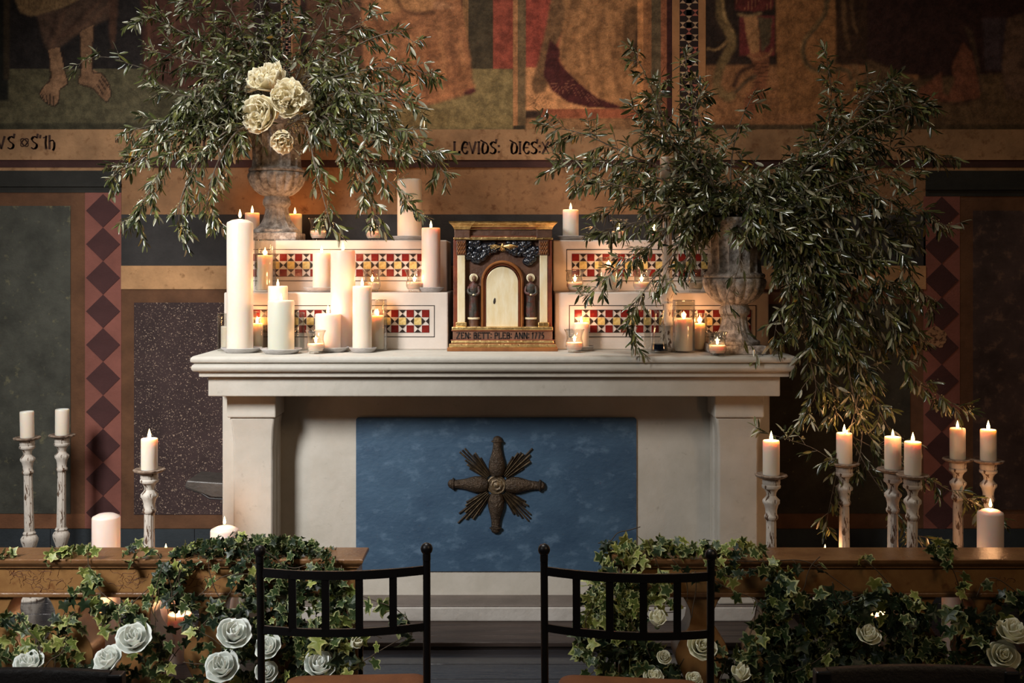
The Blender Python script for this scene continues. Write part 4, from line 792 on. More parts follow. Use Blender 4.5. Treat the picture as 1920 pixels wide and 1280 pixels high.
def olive(name, origin, branches, label, seed, twig_gap=.025, blossom=.25, tw=(.08, .20), clear=()):
    random.seed(seed); t = thing(name, origin, label, 'olive branches', 'olive arrangements in the urns'); leaves = []; bl = MB(); tip = MB()
    def rv(): return Vector((random.gauss(0, 1), random.gauss(0, 1), random.gauss(0, 1)))
    for bi, br in enumerate(branches):
        opts = br[-1] if isinstance(br[-1], dict) else {}; pts = [p for p in br if not isinstance(p, dict)]
        path = catmull(([origin] if not opts.get('free') else [])+[P(*p) for p in pts], 10); L = sum((b-a).length for a, b in zip(path[:-1], path[1:]))
        mb = MB(); n = len(path); r0 = opts.get('r', .0055); mb.tube(path, [r0*(1-.78*i/(n-1)) for i in range(n)], 6)
        s = 0; nxt = opts.get('start', .07); dens = opts.get('dens', 1.)
        for a, b in zip(path[:-1], path[1:]):
            seg = (b-a).length
            while nxt < s+seg:
                p = a+(b-a)*((nxt-s)/seg); tg = (b-a).normalized(); fr = nxt/L
                k = rv(); k = (k-tg*k.dot(tg)); k.normalize(); k.y *= .75
                dirn = (tg*random.uniform(.35, .9)+k*.75+Vector((0, -.05, random.uniform(-.25, .18)))).normalized()
                tl = random.uniform(*tw)*(1.15-.6*fr)*opts.get('tw', 1.); m = max(3, int(tl/.015)); q = p; dq = dirn; tp = [q]
                for j in range(m):
                    dq = (dq+Vector((0, 0, -.055))+rv()*.05).normalized(); q = q+dq*(tl/m)
                    if q.y > DW-.05: q.y = DW-.05
                    tp.append(q)
                    side = dq.cross(rv()).normalized()
                    for sg in (-1, 1):
                        if random.random() < .10: continue
                        ld = (dq*random.uniform(.4, .9)+side*sg*.7+Vector((0, 0, -.5))).normalized(); nr = (Vector((0, -.4, .7))+rv()*.65)
                        leaves.append((q.copy(), ld, nr, random.uniform(.036, .064), random.uniform(.20, .28), random.choices(range(8), OW)[0]))
                leaves.append((q.copy(), dq, Vector((0, -.4, .8))+rv()*.3, .05, .2, random.choices(range(8), OW)[0]))
                mb.tube(tp[::2]+([tp[-1]] if len(tp) % 2 == 0 else []), .0013, 4, cap=False)
                if random.random() < blossom*opts.get('bl', 1.):
                    for j in range(random.randint(8, 20)):
                        w = random.choice(tp)+rv()*.008; e = random.uniform(.0018, .0036)
                        bl.add([w+Vector(v)*e for v in ((1,0,0),(-1,0,0),(0,1,0),(0,-1,0),(0,0,1),(0,0,-1))], [(0,2,4),(2,1,4),(1,3,4),(3,0,4),(2,0,5),(1,2,5),(3,1,5),(0,3,5)])
                nxt += twig_gap*random.uniform(.6, 1.4)/dens
            s += seg
        # leaves straight on the branch end
        for j in range(6): leaves.append((path[-1]-(path[-1]-path[-4])*(j/6), (path[-1]-path[-3]).normalized()+rv()*.5, Vector((0, -.4, .8)), .048, .2, random.choices(range(8), OW)[0]))
        obj('branch', mb, M['bark'], t, smooth=180)
    if bl.v: obj('blossoms', bl, M['blossom'], t)['kind'] = 'stuff'
    kept = []
    for q in leaves:
        p = q[0]; px, py = 960+p.x*F/p.y, HOR+(EYE-p.z)*F/p.y; keep = p.y < DW-.03
        for (x0, x1, y0, y1, dmax, pr) in clear:
            if x0 < px < x1 and y0 < py < y1 and p.y < dmax and random.random() < pr: keep = False
        if keep: kept.append(q)
    leaves = kept
    finish_leaves(leaves, OLV, OLF, OCOL, M['leaf'], t, 300, 'leaf', 'leaves', lambda c, fi: c)
    return len(leaves)
BL = [
 [(440,120,5.3),(330,55,5.25),(268,25,5.2)], [(430,140,5.2),(340,110,5.1),(285,95,5.05)], [(440,90,5.4),(380,30,5.4),(340,-30,5.4)], [(470,110,5.3),(440,30,5.3),(400,-20,5.25)],
 [(440,160,5.2),(340,140,5.15),(270,128,5.1),(205,108,5.1),(160,112,5.1),(140,136,5.1),{'dens':.35,'tw':.42,'start':.42,'r':.003}],
 [(440,180,5.15),(350,180,5.0),(285,165,4.98)], [(430,215,5.2),(330,225,5.1),(235,248,5.05)], [(430,225,5.15),(340,250,5.0),(260,300,4.98),(205,335,4.98),{'tw':.8}], [(430,230,5.1),(350,270,5.0),(285,350,4.95),(250,420,4.95),{'bl':2.}],
 [(440,240,5.05),(380,290,4.95),(340,370,4.92),(335,440,4.92),{'bl':2.,'tw':.8}], [(455,240,5.05),(410,300,4.95),(390,380,4.95),(412,425,4.95),{'tw':.7}], [(450,170,5.2),(390,160,5.05),(330,200,5.0)],
 [(500,120,5.4),(490,30,5.4),(480,-60,5.4)], [(530,110,5.4),(545,20,5.4),(540,-60,5.4)], [(570,110,5.35),(610,30,5.35),(640,-30,5.35),{'dens':.8}], [(590,120,5.3),(650,60,5.3),(700,30,5.3),{'bl':2.}],
 [(600,130,5.25),(680,80,5.2),(740,62,5.2),(782,82,5.2),{'dens':.6,'tw':.5}], [(600,160,5.2),(690,130,5.1),(770,130,5.1),(822,145,5.1),{'tw':.7}], [(610,180,5.15),(700,180,5.05),(795,205,5.0),{'tw':.8}],
 [(610,200,5.15),(700,230,5.0),(790,270,5.0),(840,335,4.98),{'tw':.8}], [(600,210,5.1),(690,260,4.98),(800,300,4.95),{'tw':.9}], [(590,220,5.1),(650,290,4.95),(690,370,4.95),(705,425,4.98),{'tw':.7}],
 [(570,230,5.05),(590,310,4.95),(610,385,4.95),(622,430,4.96),{'tw':.6,'dens':.8}], [(600,215,5.1),(670,290,4.95),(740,350,4.95),(775,395,4.96),{'tw':.6}], [(640,170,5.3),(700,200,5.3),(760,260,5.3)], [(560,150,5.3),(620,150,5.2),(680,150,5.2)], [(480,150,5.2),(420,200,5.05),(370,230,5.0)], [(600,150,5.1),(650,170,5.0),(720,240,5.0)]]
n1 = olive('olive_spray', UL, BL, 'spreading olive branches in the left urn behind the peonies', 11, clear=[(462, 582, 120, 250, 5.4, .97), (466, 574, 250, 372, 5.5, .93), (425, 480, 400, 470, 5.2, .9)])
BR = [
 [(1290,340,4.9),(1180,290,4.85),(1090,250,4.85),(1025,238,4.85),{'tw':.8}], [(1290,360,4.85),(1190,320,4.8),(1100,310,4.78),(1040,315,4.78),{'bl':2.}], [(1310,320,5.0),(1250,230,5.0),(1215,150,5.0),(1185,88,5.0),{'tw':.6,'dens':.8}], [(1340,310,5.1),(1310,220,5.15),(1290,140,5.15),(1285,95,5.15),{'tw':.6,'dens':.8}],
 [(1340,330,4.95),(1270,290,4.9),(1200,250,4.9)], [(1370,320,5.0),(1385,240,5.0),(1415,170,5.0),{'tw':.6,'dens':.6}], [(1450,370,5.0),(1530,290,5.0),(1558,190,5.0),(1548,95,5.0),{'tw':.42,'dens':1.2,'start':.35}],
 [(1450,370,5.0),(1550,270,4.98),(1620,190,4.95),(1680,150,4.95),{'tw':.8}], [(1460,370,4.95),(1570,290,4.9),(1670,220,4.9),(1745,190,4.9),{'tw':.7}], [(1460,380,4.9),(1590,310,4.9),(1700,275,4.9),(1772,295,4.9),{'tw':.7}], [(1460,390,4.95),(1560,330,5.0),(1640,270,5.05)],
 [(1470,400,4.85),(1600,360,4.82),(1700,390,4.8),(1782,430,4.8),{'tw':.7}], [(1470,400,4.85),(1590,400,4.8),(1680,480,4.78),(1755,585,4.75),{'tw':.7}], [(1470,410,4.82),(1560,440,4.75),(1650,560,4.7),(1700,690,4.7),(1815,775,4.7),{'tw':.6}],
 [(1460,420,4.8),(1540,480,4.72),(1590,620,4.68),(1640,750,4.66),(1690,850,4.66),{'tw':.75}], [(1450,430,4.8),(1510,500,4.72),(1540,640,4.7),(1570,780,4.7),{'tw':.8}], [(1450,430,4.78),(1500,520,4.7),(1510,640,4.68),(1530,730,4.68),(1500,790,4.68),{'tw':.7}], [(1470,420,4.85),(1560,500,4.8),(1600,600,4.8),(1660,640,4.8)], [(1460,420,4.9),(1540,420,4.9),(1620,460,4.95),(1680,420,5.0)],
 [(1440,440,4.8),(1480,540,4.7),(1475,640,4.66),{'tw':.7}], [(1300,400,4.8),(1230,450,4.72),(1150,510,4.70),(1092,560,4.70),{'tw':.55}], [(1310,410,4.78),(1260,480,4.70),(1200,560,4.68),(1185,650,4.68),{'tw':.55}], [(1320,410,4.78),(1290,480,4.72),(1240,550,4.70),{'tw':.6}], [(1300,390,4.8),(1220,410,4.75),(1140,430,4.75),(1110,440,4.75),{'tw':.6}], [(1290,380,4.8),(1200,380,4.75),(1120,400,4.75),{'tw':.6}],
 [(1440,420,4.8),(1540,470,4.75),(1610,700,4.66),(1570,880,4.62),(1545,1000,4.62),{'tw':.42,'dens':.6,'r':.004,'start':.5}], [(1450,420,4.8),(1560,560,4.7),(1620,800,4.62),(1740,895,4.6),(1830,945,4.6),(1882,985,4.6),{'tw':.45,'dens':.8,'r':.004,'start':.6}],
 [(1620,790,4.64),(1600,880,4.6),(1520,838,4.6),(1425,808,4.6),{'tw':.35,'dens':.5,'free':1,'r':.0025}], [(1600,830,4.62),(1640,900,4.6),(1720,1010,4.58),{'tw':.5,'dens':.8,'free':1,'r':.003}], [(1600,820,4.64),(1650,840,4.62),(1720,830,4.6),{'tw':.6,'free':1,'r':.003}],
 [(1390,440,4.74),(1385,500,4.70),(1362,560,4.70),(1370,600,4.70),(1420,660,4.72),{'tw':.35,'dens':.7,'start':.1,'r':.003}], [(1380,380,4.85),(1420,330,4.85),(1480,300,4.85)], [(1350,370,4.85),(1320,330,4.8),(1290,300,4.8)], [(1420,380,4.8),(1480,390,4.75),(1530,370,4.75)], [(1340,390,4.78),(1290,400,4.72),(1250,380,4.72)], [(1400,390,4.75),(1420,420,4.7),(1480,440,4.7)],
 [(1460,400,4.9),(1550,380,4.95),(1640,400,5.0),(1720,450,5.0)], [(1470,420,4.8),(1580,520,4.75),(1640,620,4.75),(1720,650,4.75),{'tw':.7}], [(1480,640,4.68),(1460,600,4.68),(1450,640,4.66),{'tw':.6,'free':1,'r':.003}]]
BR += [[(1470,360,4.9),(1560,260,4.85),(1640,170,4.85),(1700,165,4.85),{'tw':.8}], [(1480,350,4.85),(1600,250,4.8),(1690,200,4.8),(1720,215,4.8),{'tw':.8}], [(1300,330,4.85),(1240,230,4.8),(1230,150,4.8),{'tw':.7}], [(1320,340,4.9),(1260,270,4.85),(1180,200,4.85),{'tw':.7}], [(1330,330,4.85),(1300,230,4.8),(1320,160,4.8),{'tw':.6}],
 [(1480,380,4.8),(1620,330,4.75),(1720,330,4.75),{'tw':.8}], [(1480,430,4.75),(1560,520,4.68),(1580,640,4.66),(1640,700,4.66),{'tw':.8}], [(1480,450,4.75),(1500,560,4.66),(1560,660,4.64),{'tw':.8}], [(1500,430,4.78),(1600,470,4.72),(1690,560,4.7),(1730,640,4.7),{'tw':.7}], [(1280,370,4.8),(1170,350,4.72),(1080,330,4.7),{'tw':.7}]]
n2 = olive('olive_spray', UR, BR, 'cascading olive branches in the right urn hanging over altar end', 23, clear=[(1322, 1432, 455, 660, 5.0, .78), (1064, 1100, 560, 660, 5.0, .8), (1255, 1365, 560, 660, 4.95, .93), (1050, 1100, 380, 450, 5.3, .95), (1185, 1225, 500, 550, 5.2, .6), (1235, 1268, 285, 330, 5.1, .85), (1238, 1266, 380, 545, 5.1, .6), (1562, 1602, 800, 850, 5, .6), (1650, 1735, 808, 882, 5, .8)])
print('olive leaves', n1, n2)

# ---- petalled flowers
def petal(mb, c, axis, ang, r, open_, width, h, curl, ruffle=0., seed=0):
    tipk = .0 if ruffle > .03 else .10
    ax = axis.normalized(); u = ax.orthogonal().normalized(); v = ax.cross(u); out = (u*math.cos(ang)+v*math.sin(ang)); sd = ax.cross(out); nu, nv = 6, 5; vs = []
    for j in range(nv):
        t = j/(nv-1)
        for i in range(nu):
            s = i/(nu-1)-.5; wd = width*math.sin(math.pi*min(1, .18+t*.74))**.7; a = s*wd*2.1
            rad = r*(.25+.75*math.sin(min(1, t*1.15)*math.pi/2))*(1+open_*t*t)+curl*max(0, t-.7)*r
            hh = h*(t**.8)-curl*max(0, t-.72)**1.3*r*2.2; rf = ruffle*r*math.sin(s*19+seed)*t*t
            vs.append(c+(out*math.cos(a)+sd*math.sin(a))*(rad+rf)+ax*(hh-abs(s)*.25*h*t+rf*.8)+ax*(tipk*h*t*t*(1-abs(s)*4 if abs(s) < .25 else 0)))
    mb.add(vs, [(j*nu+i, j*nu+i+1, (j+1)*nu+i+1, (j+1)*nu+i) for j in range(nv-1) for i in range(nu-1)])
def peony(c, axis, R, label):
    t = thing('peony', c, label, 'flower', 'cream peonies in the left urn'); ax = Vector(axis).normalized(); u = ax.orthogonal().normalized(); v = ax.cross(u)
    for k, (n, rr, op, wd, hh, cu, rf) in enumerate(((3, .30, .0, 1.5, 1.2, 0., .10), (5, .5, .02, 1.0, 1.22, 0., .09), (6, .72, .02, .95, 1.12, .0, .07), (6, .92, .05, 1.0, .95, .05, .05))):
        for i in range(n):
            a2 = (ax+u*random.gauss(0, .12)+v*random.gauss(0, .12)).normalized(); mb = MB(); petal(mb, Vector(c)-ax*R*.5, a2, 2*math.pi*i/n+k*.9+random.uniform(-.3, .3), R*rr*random.uniform(.9, 1.1), op, wd*random.uniform(.85, 1.1), R*hh*random.uniform(.82, 1.1), cu, rf, random.uniform(0, 6))
            o = obj('petal', mb, M['peony'], t, smooth=180); sm = o.modifiers.new('thickness', 'SOLIDIFY'); sm.thickness = .001
    for i in range(26):
        a = random.uniform(0, 6.28); r = R*.62*math.sqrt(random.random()); p = Vector(c)+(u*math.cos(a)+v*math.sin(a))*r+ax*R*(.30*math.sqrt(max(0, 1-(r/R)**2))-.15)
        a2 = (ax+(u*math.cos(a)+v*math.sin(a))*.5*r/R+u*random.gauss(0, .35)+v*random.gauss(0, .35)).normalized(); mb = MB(); petal(mb, p, a2, random.uniform(0, 6.28), R*.26, .1, .9, R*.5*random.uniform(.8, 1.2), 0, .2, random.uniform(0, 6))
        o = obj('inner_petal', mb, M['peony'], t, smooth=180); sm = o.modifiers.new('thickness', 'SOLIDIFY'); sm.thickness = .001
def flower(name, c, axis, R, label, cat, m, layers, ruffle, group):
    t = thing(name, c, label, cat, group); axis = Vector(axis).normalized(); k = 0
    for (n, rr, op, wd, hh, cu) in layers:
        for i in range(n):
            mb = MB(); petal(mb, Vector(c)-axis*R*.5, axis, 2*math.pi*i/n+k*.83+random.uniform(-.15, .15), R*rr, op, wd, R*hh*random.uniform(.93, 1.07), cu, ruffle, random.uniform(0, 6)); 
            o = obj('petal', mb, m, t, smooth=180); sm = o.modifiers.new('thickness', 'SOLIDIFY'); sm.thickness = .0012
        k += 1
    sp = MB(); sp.ball(Vector(c)-axis*R*.45, R*.22, 0, 10, 6); obj('calyx', sp, M['stem'], t, smooth=180)
ROSE = [(2, .16, .0, 1.7, 1.52, 0.), (3, .32, .0, 1.45, 1.56, .0), (3, .54, .0, 1.4, 1.48, .0), (3, .78, .02, 1.35, 1.30, .05), (4, 1.0, .06, 1.2, 1.05, .16)]
BUD = [(2, .25, .0, 1.6, 1.5, 0.), (3, .45, .02, 1.2, 1.45, .05), (4, .66, .06, 1.0, 1.2, .2)]
random.seed(5)
for px, py, r, d, ax, lb in ((505, 152, 34, 5.12, (-.2,-.7,.7), 'topmost cream peony in the left urn'), (539, 188, 32, 5.02, (.1,-1,.2), 'round cream peony at the centre of the left bouquet'), (492, 215, 33, 5.04, (-.35,-.9,.0), 'cream peony low on the left over the urn rim'), (561, 192, 24, 5.08, (.7,-.7,.2), 'half hidden cream peony right of the round one'), (529, 262, 22, 5.0, (.1,-.8,-.5), 'small drooping cream peony hanging before the urn flutes'), (478, 158, 20, 5.15, (-.6,-.6,.5), 'small cream peony at the left top of bouquet')):
    peony(P(px, py, d), ax, r*d/F*1.12, lb)
RD = 3.97
for px, py, r, ax, kind, lb in ((252, 1201, 31, (.1,-.9,.35), 'c', 'largest white rose on the left balustrade beside the short candle'), (56, 1250, 27, (-.1,-.75,.6), 'c', 'white rose low at far left of the balustrade'), (206, 1240, 27, (-.3,-.8,.3), 'c', 'white rose below the largest one on left balustrade'), (438, 1192, 30, (.3,-.8,.3), 'c', 'white rose left of the left chair post'), (418, 1254, 30, (0,-.9,.3), 'c', 'white rose at bottom edge left of the left chair'), (505, 1215, 24, (-.2,-.9,.2), 'c', 'white rose framed below the left chair lower rail'), (500, 1262, 20, (.1,-.9,.2), 'c', 'small white rose behind the left chair post bottom'), (598, 1252, 28, (.3,-.8,.45), 'c', 'white rose above the left chair seat cushion'), (664, 1208, 18, (.8,-.5,.2), 'b', 'white rosebud at the inner end of left balustrade'),
  (1233, 1166, 24, (.0,-.7,.7), 'b', 'cream rose framed between right chair back slats'), (1314, 1214, 26, (.1,-.95,.1), 'w', 'cream rose behind the right post of the right chair'), (1245, 1234, 13, (0,-.9,.2), 'w', 'tiny cream rose low behind the right chair'), (1226, 1272, 18, (-.2,-.8,.5), 'w', 'cream rose just above the right chair seat'), (1300, 1276, 15, (.2,-.8,.4), 'w', 'small cream rose at the right chair seat corner'), (1388, 1268, 26, (.1,-.7,.6), 'b', 'cream rosebud at bottom right of the right chair'), (1628, 1194, 21, (0,-.8,.5), 'w', 'cream rose half buried in right balustrade ivy'), (1897, 1190, 28, (.1,-.7,.6), 'w', 'upper cream rose at the far right edge'), (1880, 1232, 27, (-.2,-.95,.1), 'w', 'lower cream rose at the far right edge')):
    flower('rose', P(px, py, RD), (ax[0], ax[1]*.85, ax[2]+.55), r*RD/F, lb, 'flower', M['rose'] if kind == 'c' else M['rosewarm'], BUD if kind == 'b' else ROSE, .01, 'white roses on the balustrade')

# ================================================================== BALUSTRADES
BD = 4.10
def balustrade(x0, x1, end_left, centres, label):
    t = thing('balustrade', ((x0+x1)/2, BD+.08, 0), label, 'balustrade', 'ochre marble balustrades')
    prof = [(0, .687), (.004, .690), (.004, .694), (.010, .700), (.018, .708), (.021, .713), (.021, .722), (.018, .725)]
    mb = MB(); vs = []
    for o_, z_ in prof: vs += [(x0-o_, BD-o_, z_), (x1+o_, BD-o_, z_), (x1+o_, BD+.15+o_*.3, z_), (x0-o_, BD+.15+o_*.3, z_)]
    n = len(prof); mb.add(vs, [(3,2,1,0)]+[(j*4+i, j*4+(i+1) % 4, (j+1)*4+(i+1) % 4, (j+1)*4+i) for j in range(n-1) for i in range(4)]+[tuple((n-1)*4+i for i in range(4))]); obj('cap', mb, M['railcap'], t, smooth=35)
    b = MB(); b.box(x0+.004, x1-.004, BD+.006, BD+.15, .597, .6875); obj('frieze', b, M['rail'], t, bevel=.002)
    b = MB(); b.box(x0, x1, BD-.004, BD+.15, .580, .5972); obj('lower_moulding', b, M['railcap'], t, bevel=.004)
    b = MB(); b.box(x0, x1, BD-.02, BD+.16, 0, .08); obj('base', b, M['rail'], t, bevel=.006)
    half = [(.58, .060), (.56, .074), (.53, .088), (.50, .092), (.47, .086), (.44, .068), (.41, .048), (.38, .036), (.355, .034), (.33, .042), (.28, .066), (.22, .086), (.16, .090), (.12, .082), (.08, .066)]
    per = 135*BD/F
    for cpx in centres:
        cx = X(cpx, BD); poly = [(cx-(per/2-h), z_) for z_, h in half]+[(cx+(per/2-h), z_) for z_, h in reversed(half)]
        poly = [(max(x0, min(x1, a)), b_) for a, b_ in poly]; mb = MB(); mb.prism(poly[::-1], BD+.012, BD+.135); obj('baluster', mb, M['rail'], t, smooth=35, bevel=.003)
    p0, p1 = (x0, x0+.075) if end_left else (x1-.075, x1)
    b = MB(); b.box(p0, p1, BD+.002, BD+.15, .08, .58); obj('end_post', b, M['rail'], t, bevel=.003)
    return t
bl_ = balustrade(-2.75, X(671, BD), False, [-282.5, -147.5, -12.5, 122.5, 257.5, 392.5, 527.5, 662.5], 'ochre marble balustrade left of the aisle, draped in ivy')
br_ = balustrade(X(1160, BD), 2.9, True, [1182.5, 1317.5, 1452.5, 1587.5, 1722.5, 1857.5, 1992.5, 2127.5], 'ochre marble balustrade right of the aisle, mostly covered by ivy')
random.seed(9)
def veins(parent, boxes):
    for (a, b_, c, e, n) in boxes:
        mb = MB()
        for k in range(n):
            x, y = random.uniform(a, b_), random.uniform(c+6, e-6); th = random.gauss(-.6, .8); pts = []
            for j in range(random.randint(8, 22)):
                if not (c < y < e): break
                pts.append(P(x, y, BD+.0055)); th += random.gauss(0, .7); x += 3.2*math.cos(th); y += 3.2*math.sin(th)*.8
            if len(pts) > 3: mb.tube(pts, [random.uniform(.0004, .0011) for _ in pts], 4)
        obj('rust_veins', mb, M['vein'], parent)['kind'] = 'stuff'
veins(bl_, [(15, 60, 1066, 1110, 14), (60, 130, 1066, 1110, 16), (220, 262, 1066, 1110, 12), (330, 420, 1066, 1110, 10), (500, 560, 1078, 1108, 5)]); veins(br_, [(1340, 1400, 1070, 1110, 3), (1780, 1900, 1075, 1112, 5)])

# ================================================================== IVY
def ivy_template(seed):
    rr = random.Random(seed+50)
    ang = [(-90, .18), (-60, .60), (-30, .36), (0, .78), (22, .46), (90-42, .62)]
    out = [(0, 0), (.05, .30), (.22, .52), (.30, .30), (.46, .36), (.62, .46), (.60, .24), (.78, .18), (1.0, 0)]
    k1 = (.0, .25, .45, .12)[seed]
    out = [(.10, .0), (-.04, .16), (-.07, .36), (.12, .40-.05*k1), (.23, .27+.10*k1), (.36, .46), (.50, .60-.14*k1), (.53, .36), (.60, .20+.06*k1), (.80, .14), (1.0-.1*k1, 0)]
    full = [(a+rr.uniform(-.03, .03), b+rr.uniform(-.035, .035)) for a, b in out]+[(a+rr.uniform(-.03, .03), -b+rr.uniform(-.035, .035)) for a, b in reversed(out[1:-1])]; n = len(full); c = (.34, 0)
    vs = [(a, b, .10*abs(b)-.16*a*a+rr.uniform(-.05, .05)) for a, b in full]+[(c[0]+(a-c[0])*q, b*q, .05*abs(b)-.10*a*a+.012) for (a, b), q in ((p, rr.uniform(.62, .93)) for p in full)]+[(c[0], 0, -.035)]
    fs = [(i, (i+1) % n, n+(i+1) % n, n+i) for i in range(n)]+[(n+i, n+(i+1) % n, 2*n) for i in range(n)]
    return vs, fs, n
IVT = [ivy_template(k) for k in range(4)]; IVN = IVT[0][2]
ICOL = [((.030,.056,.016), (.22,.25,.11)), ((.014,.030,.012), (.026,.046,.018)), ((.050,.082,.022), (.38,.40,.18)), ((.13,.17,.034), (.42,.44,.14)), ((.010,.022,.011), (.08,.10,.05)), ((.26,.30,.07), (.52,.51,.19))]
def ivy(name, label, regions, vines, seed, weights):
    random.seed(seed); t = thing(name, P(regions[0][0][0][0], 1050, BD), label, 'ivy', 'ivy garlands on the balustrades'); leaves = []
    def inpoly(x, y, p):
        r = False; j = len(p)-1
        for i in range(len(p)):
            if (p[i][1] > y) != (p[j][1] > y) and x < (p[j][0]-p[i][0])*(y-p[i][1])/(p[j][1]-p[i][1])+p[i][0]: r = not r
            j = i
        return r
    def leaf(p, L, up=.25, w=None):
        nr = Vector((random.gauss(0, 1.1 if up > .5 else .8), -1 if up <= .5 else random.gauss(-.5, .7), random.gauss(up, .9))); a = random.gauss(-math.pi/2, 1.1); d = Vector((math.cos(a), random.gauss(0, .35), math.sin(a)))
        leaves.append((p, d, nr, L, random.uniform(.85, 1.1), random.choices(range(6), w or weights)[0]))
    for poly, cnt, d0, d1, l0, l1, up, w in regions:
        xs = [p[0] for p in poly]; ys = [p[1] for p in poly]; k = 0; tries = 0
        while k < cnt and tries < cnt*20:
            tries += 1; x, y = random.uniform(min(xs), max(xs)), random.uniform(min(ys), max(ys))
            if inpoly(x, y, poly): leaf(P(x, y, random.uniform(d0, d1)), random.uniform(l0, l1), up, w); k += 1
    for _ in range(34):
        poly = random.choice([r for r in regions if r[1] > 40])[0]; xs = [p[0] for p in poly]; ys = [p[1] for p in poly]; x, y = random.uniform(min(xs), max(xs)), random.uniform(min(ys), max(ys)); pts = []; a = random.gauss(1.4, .7); d = random.uniform(3.97, 4.04)
        for j in range(5): pts.append((x, y, d)); a += random.gauss(0, .4); x += 22*math.cos(a); y += 22*math.sin(a)
        vines = vines+[(pts, random.randint(0, 2), (.03, .05))]
    for pts, lf, sz in vines:
        path = catmull([P(*p) for p in pts], 8); mb = MB(); mb.tube(path, .0018, 5); obj('vine', mb, M['vine'], t, smooth=180)
        for j in range(lf):
            p = random.choice(path); q = p+Vector((random.gauss(0, .012), -.012+random.gauss(0, .006), random.gauss(-.004, .012))); leaf(q, random.uniform(*sz))
            st = MB(); st.tube([p, (p+q)/2+Vector((0, 0, .004)), q], .0009, 4); obj('petiole', st, M['vine'], t)
    for k in range(4):
        sub = leaves[k::4]; finish_leaves(sub, IVT[k][0], IVT[k][1], ICOL, M['ivy'], t, 75, 'leaf', 'leaves', lambda c, fi: c[1] if fi < IVN else c[0])
WD = [.30, .22, .2, .08, .14, .06]; WB = [.14, .04, .36, .26, .04, .16]; WK = [.30, .30, .10, .05, .22, .03]
ivy('ivy_garland', 'dark variegated ivy trailing over the left balustrade', [
 ([(330,1030),(380,1010),(440,1005),(530,1000),(590,1012),(630,1040),(640,1062),(520,1068),(440,1062),(340,1056),(300,1044)], 800, 4.06, 4.24, .024, .042, .7, [.34, .34, .12, .04, .14, .02]),
 ([(470,1060),(650,1062),(655,1130),(640,1280),(450,1290),(430,1200),(455,1120)], 480, 3.98, 4.085, .028, .052, .1, WK),
 ([(300,1050),(360,1060),(350,1110),(300,1130),(290,1090)], 55, 4.0, 4.085, .034, .052, .2, WK),
 ([(150,1115),(250,1120),(260,1190),(200,1180),(150,1150)], 30, 4.0, 4.08, .040, .062, .2, WD),
 ([(250,1120),(440,1120),(450,1290),(180,1290),(230,1220)], 90, 3.99, 4.085, .034, .060, .1, WK),
 ([(20,1150),(150,1145),(160,1240),(60,1235),(10,1200)], 52, 3.99, 4.085, .038, .062, .2, WB),
 ([(-160,1140),(20,1140),(20,1290),(-160,1290)], 90, 3.99, 4.085, .040, .062, .2, WD),
 ([(100,1215),(250,1225),(250,1290),(100,1290)], 40, 3.99, 4.085, .036, .056, .1, WK),
 ([(82,1020),(180,1020),(180,1044),(90,1046)], 34, 4.07, 4.2, .036, .056, .9, WB), ([(-10,1028),(26,1026),(26,1046),(-10,1046)], 8, 4.08, 4.2, .04, .05, .9, WB), ([(222,1020),(300,1022),(300,1058),(225,1054)], 26, 4.06, 4.2, .036, .052, .6, WD),
 ([(560,1180),(660,1130),(668,1270),(570,1280)], 40, 3.96, 4.0, .05, .075, .2, WB)],
 [([(165,1040,4.07),(163,1085,4.05),(130,1130,4.03),(108,1190,4.02),(102,1275,4.02)], 12, (.045, .065)), ([(168,1060,4.06),(190,1110,4.04),(260,1160,4.03),(330,1230,4.02)], 10, (.04, .06)), ([(340,1050,4.07),(300,1085,4.05),(250,1130,4.03),(240,1160,4.03)], 8, (.04, .055)), ([(480,1075,4.07),(420,1080,4.05),(380,1110,4.04),(350,1140,4.03)], 8, (.04, .055)), ([(450,1085,4.06),(400,1150,4.03),(340,1210,4.02),(300,1270,4.02)], 10, (.045, .06)), ([(660,1110,4.05),(700,1125,4.0),(740,1140,3.98),(768,1165,3.97)], 7, (.06, .08)), ([(640,1060,4.06),(650,1150,4.04),(665,1260,4.03)], 10, (.045, .065)), ([(775,1178,3.96),(768,1196,3.95),(760,1200,3.95)], 3, (.06, .075)), ([(680,1240,3.98),(720,1215,3.96),(772,1186,3.95)], 1, (.05, .06))], 31, WD)
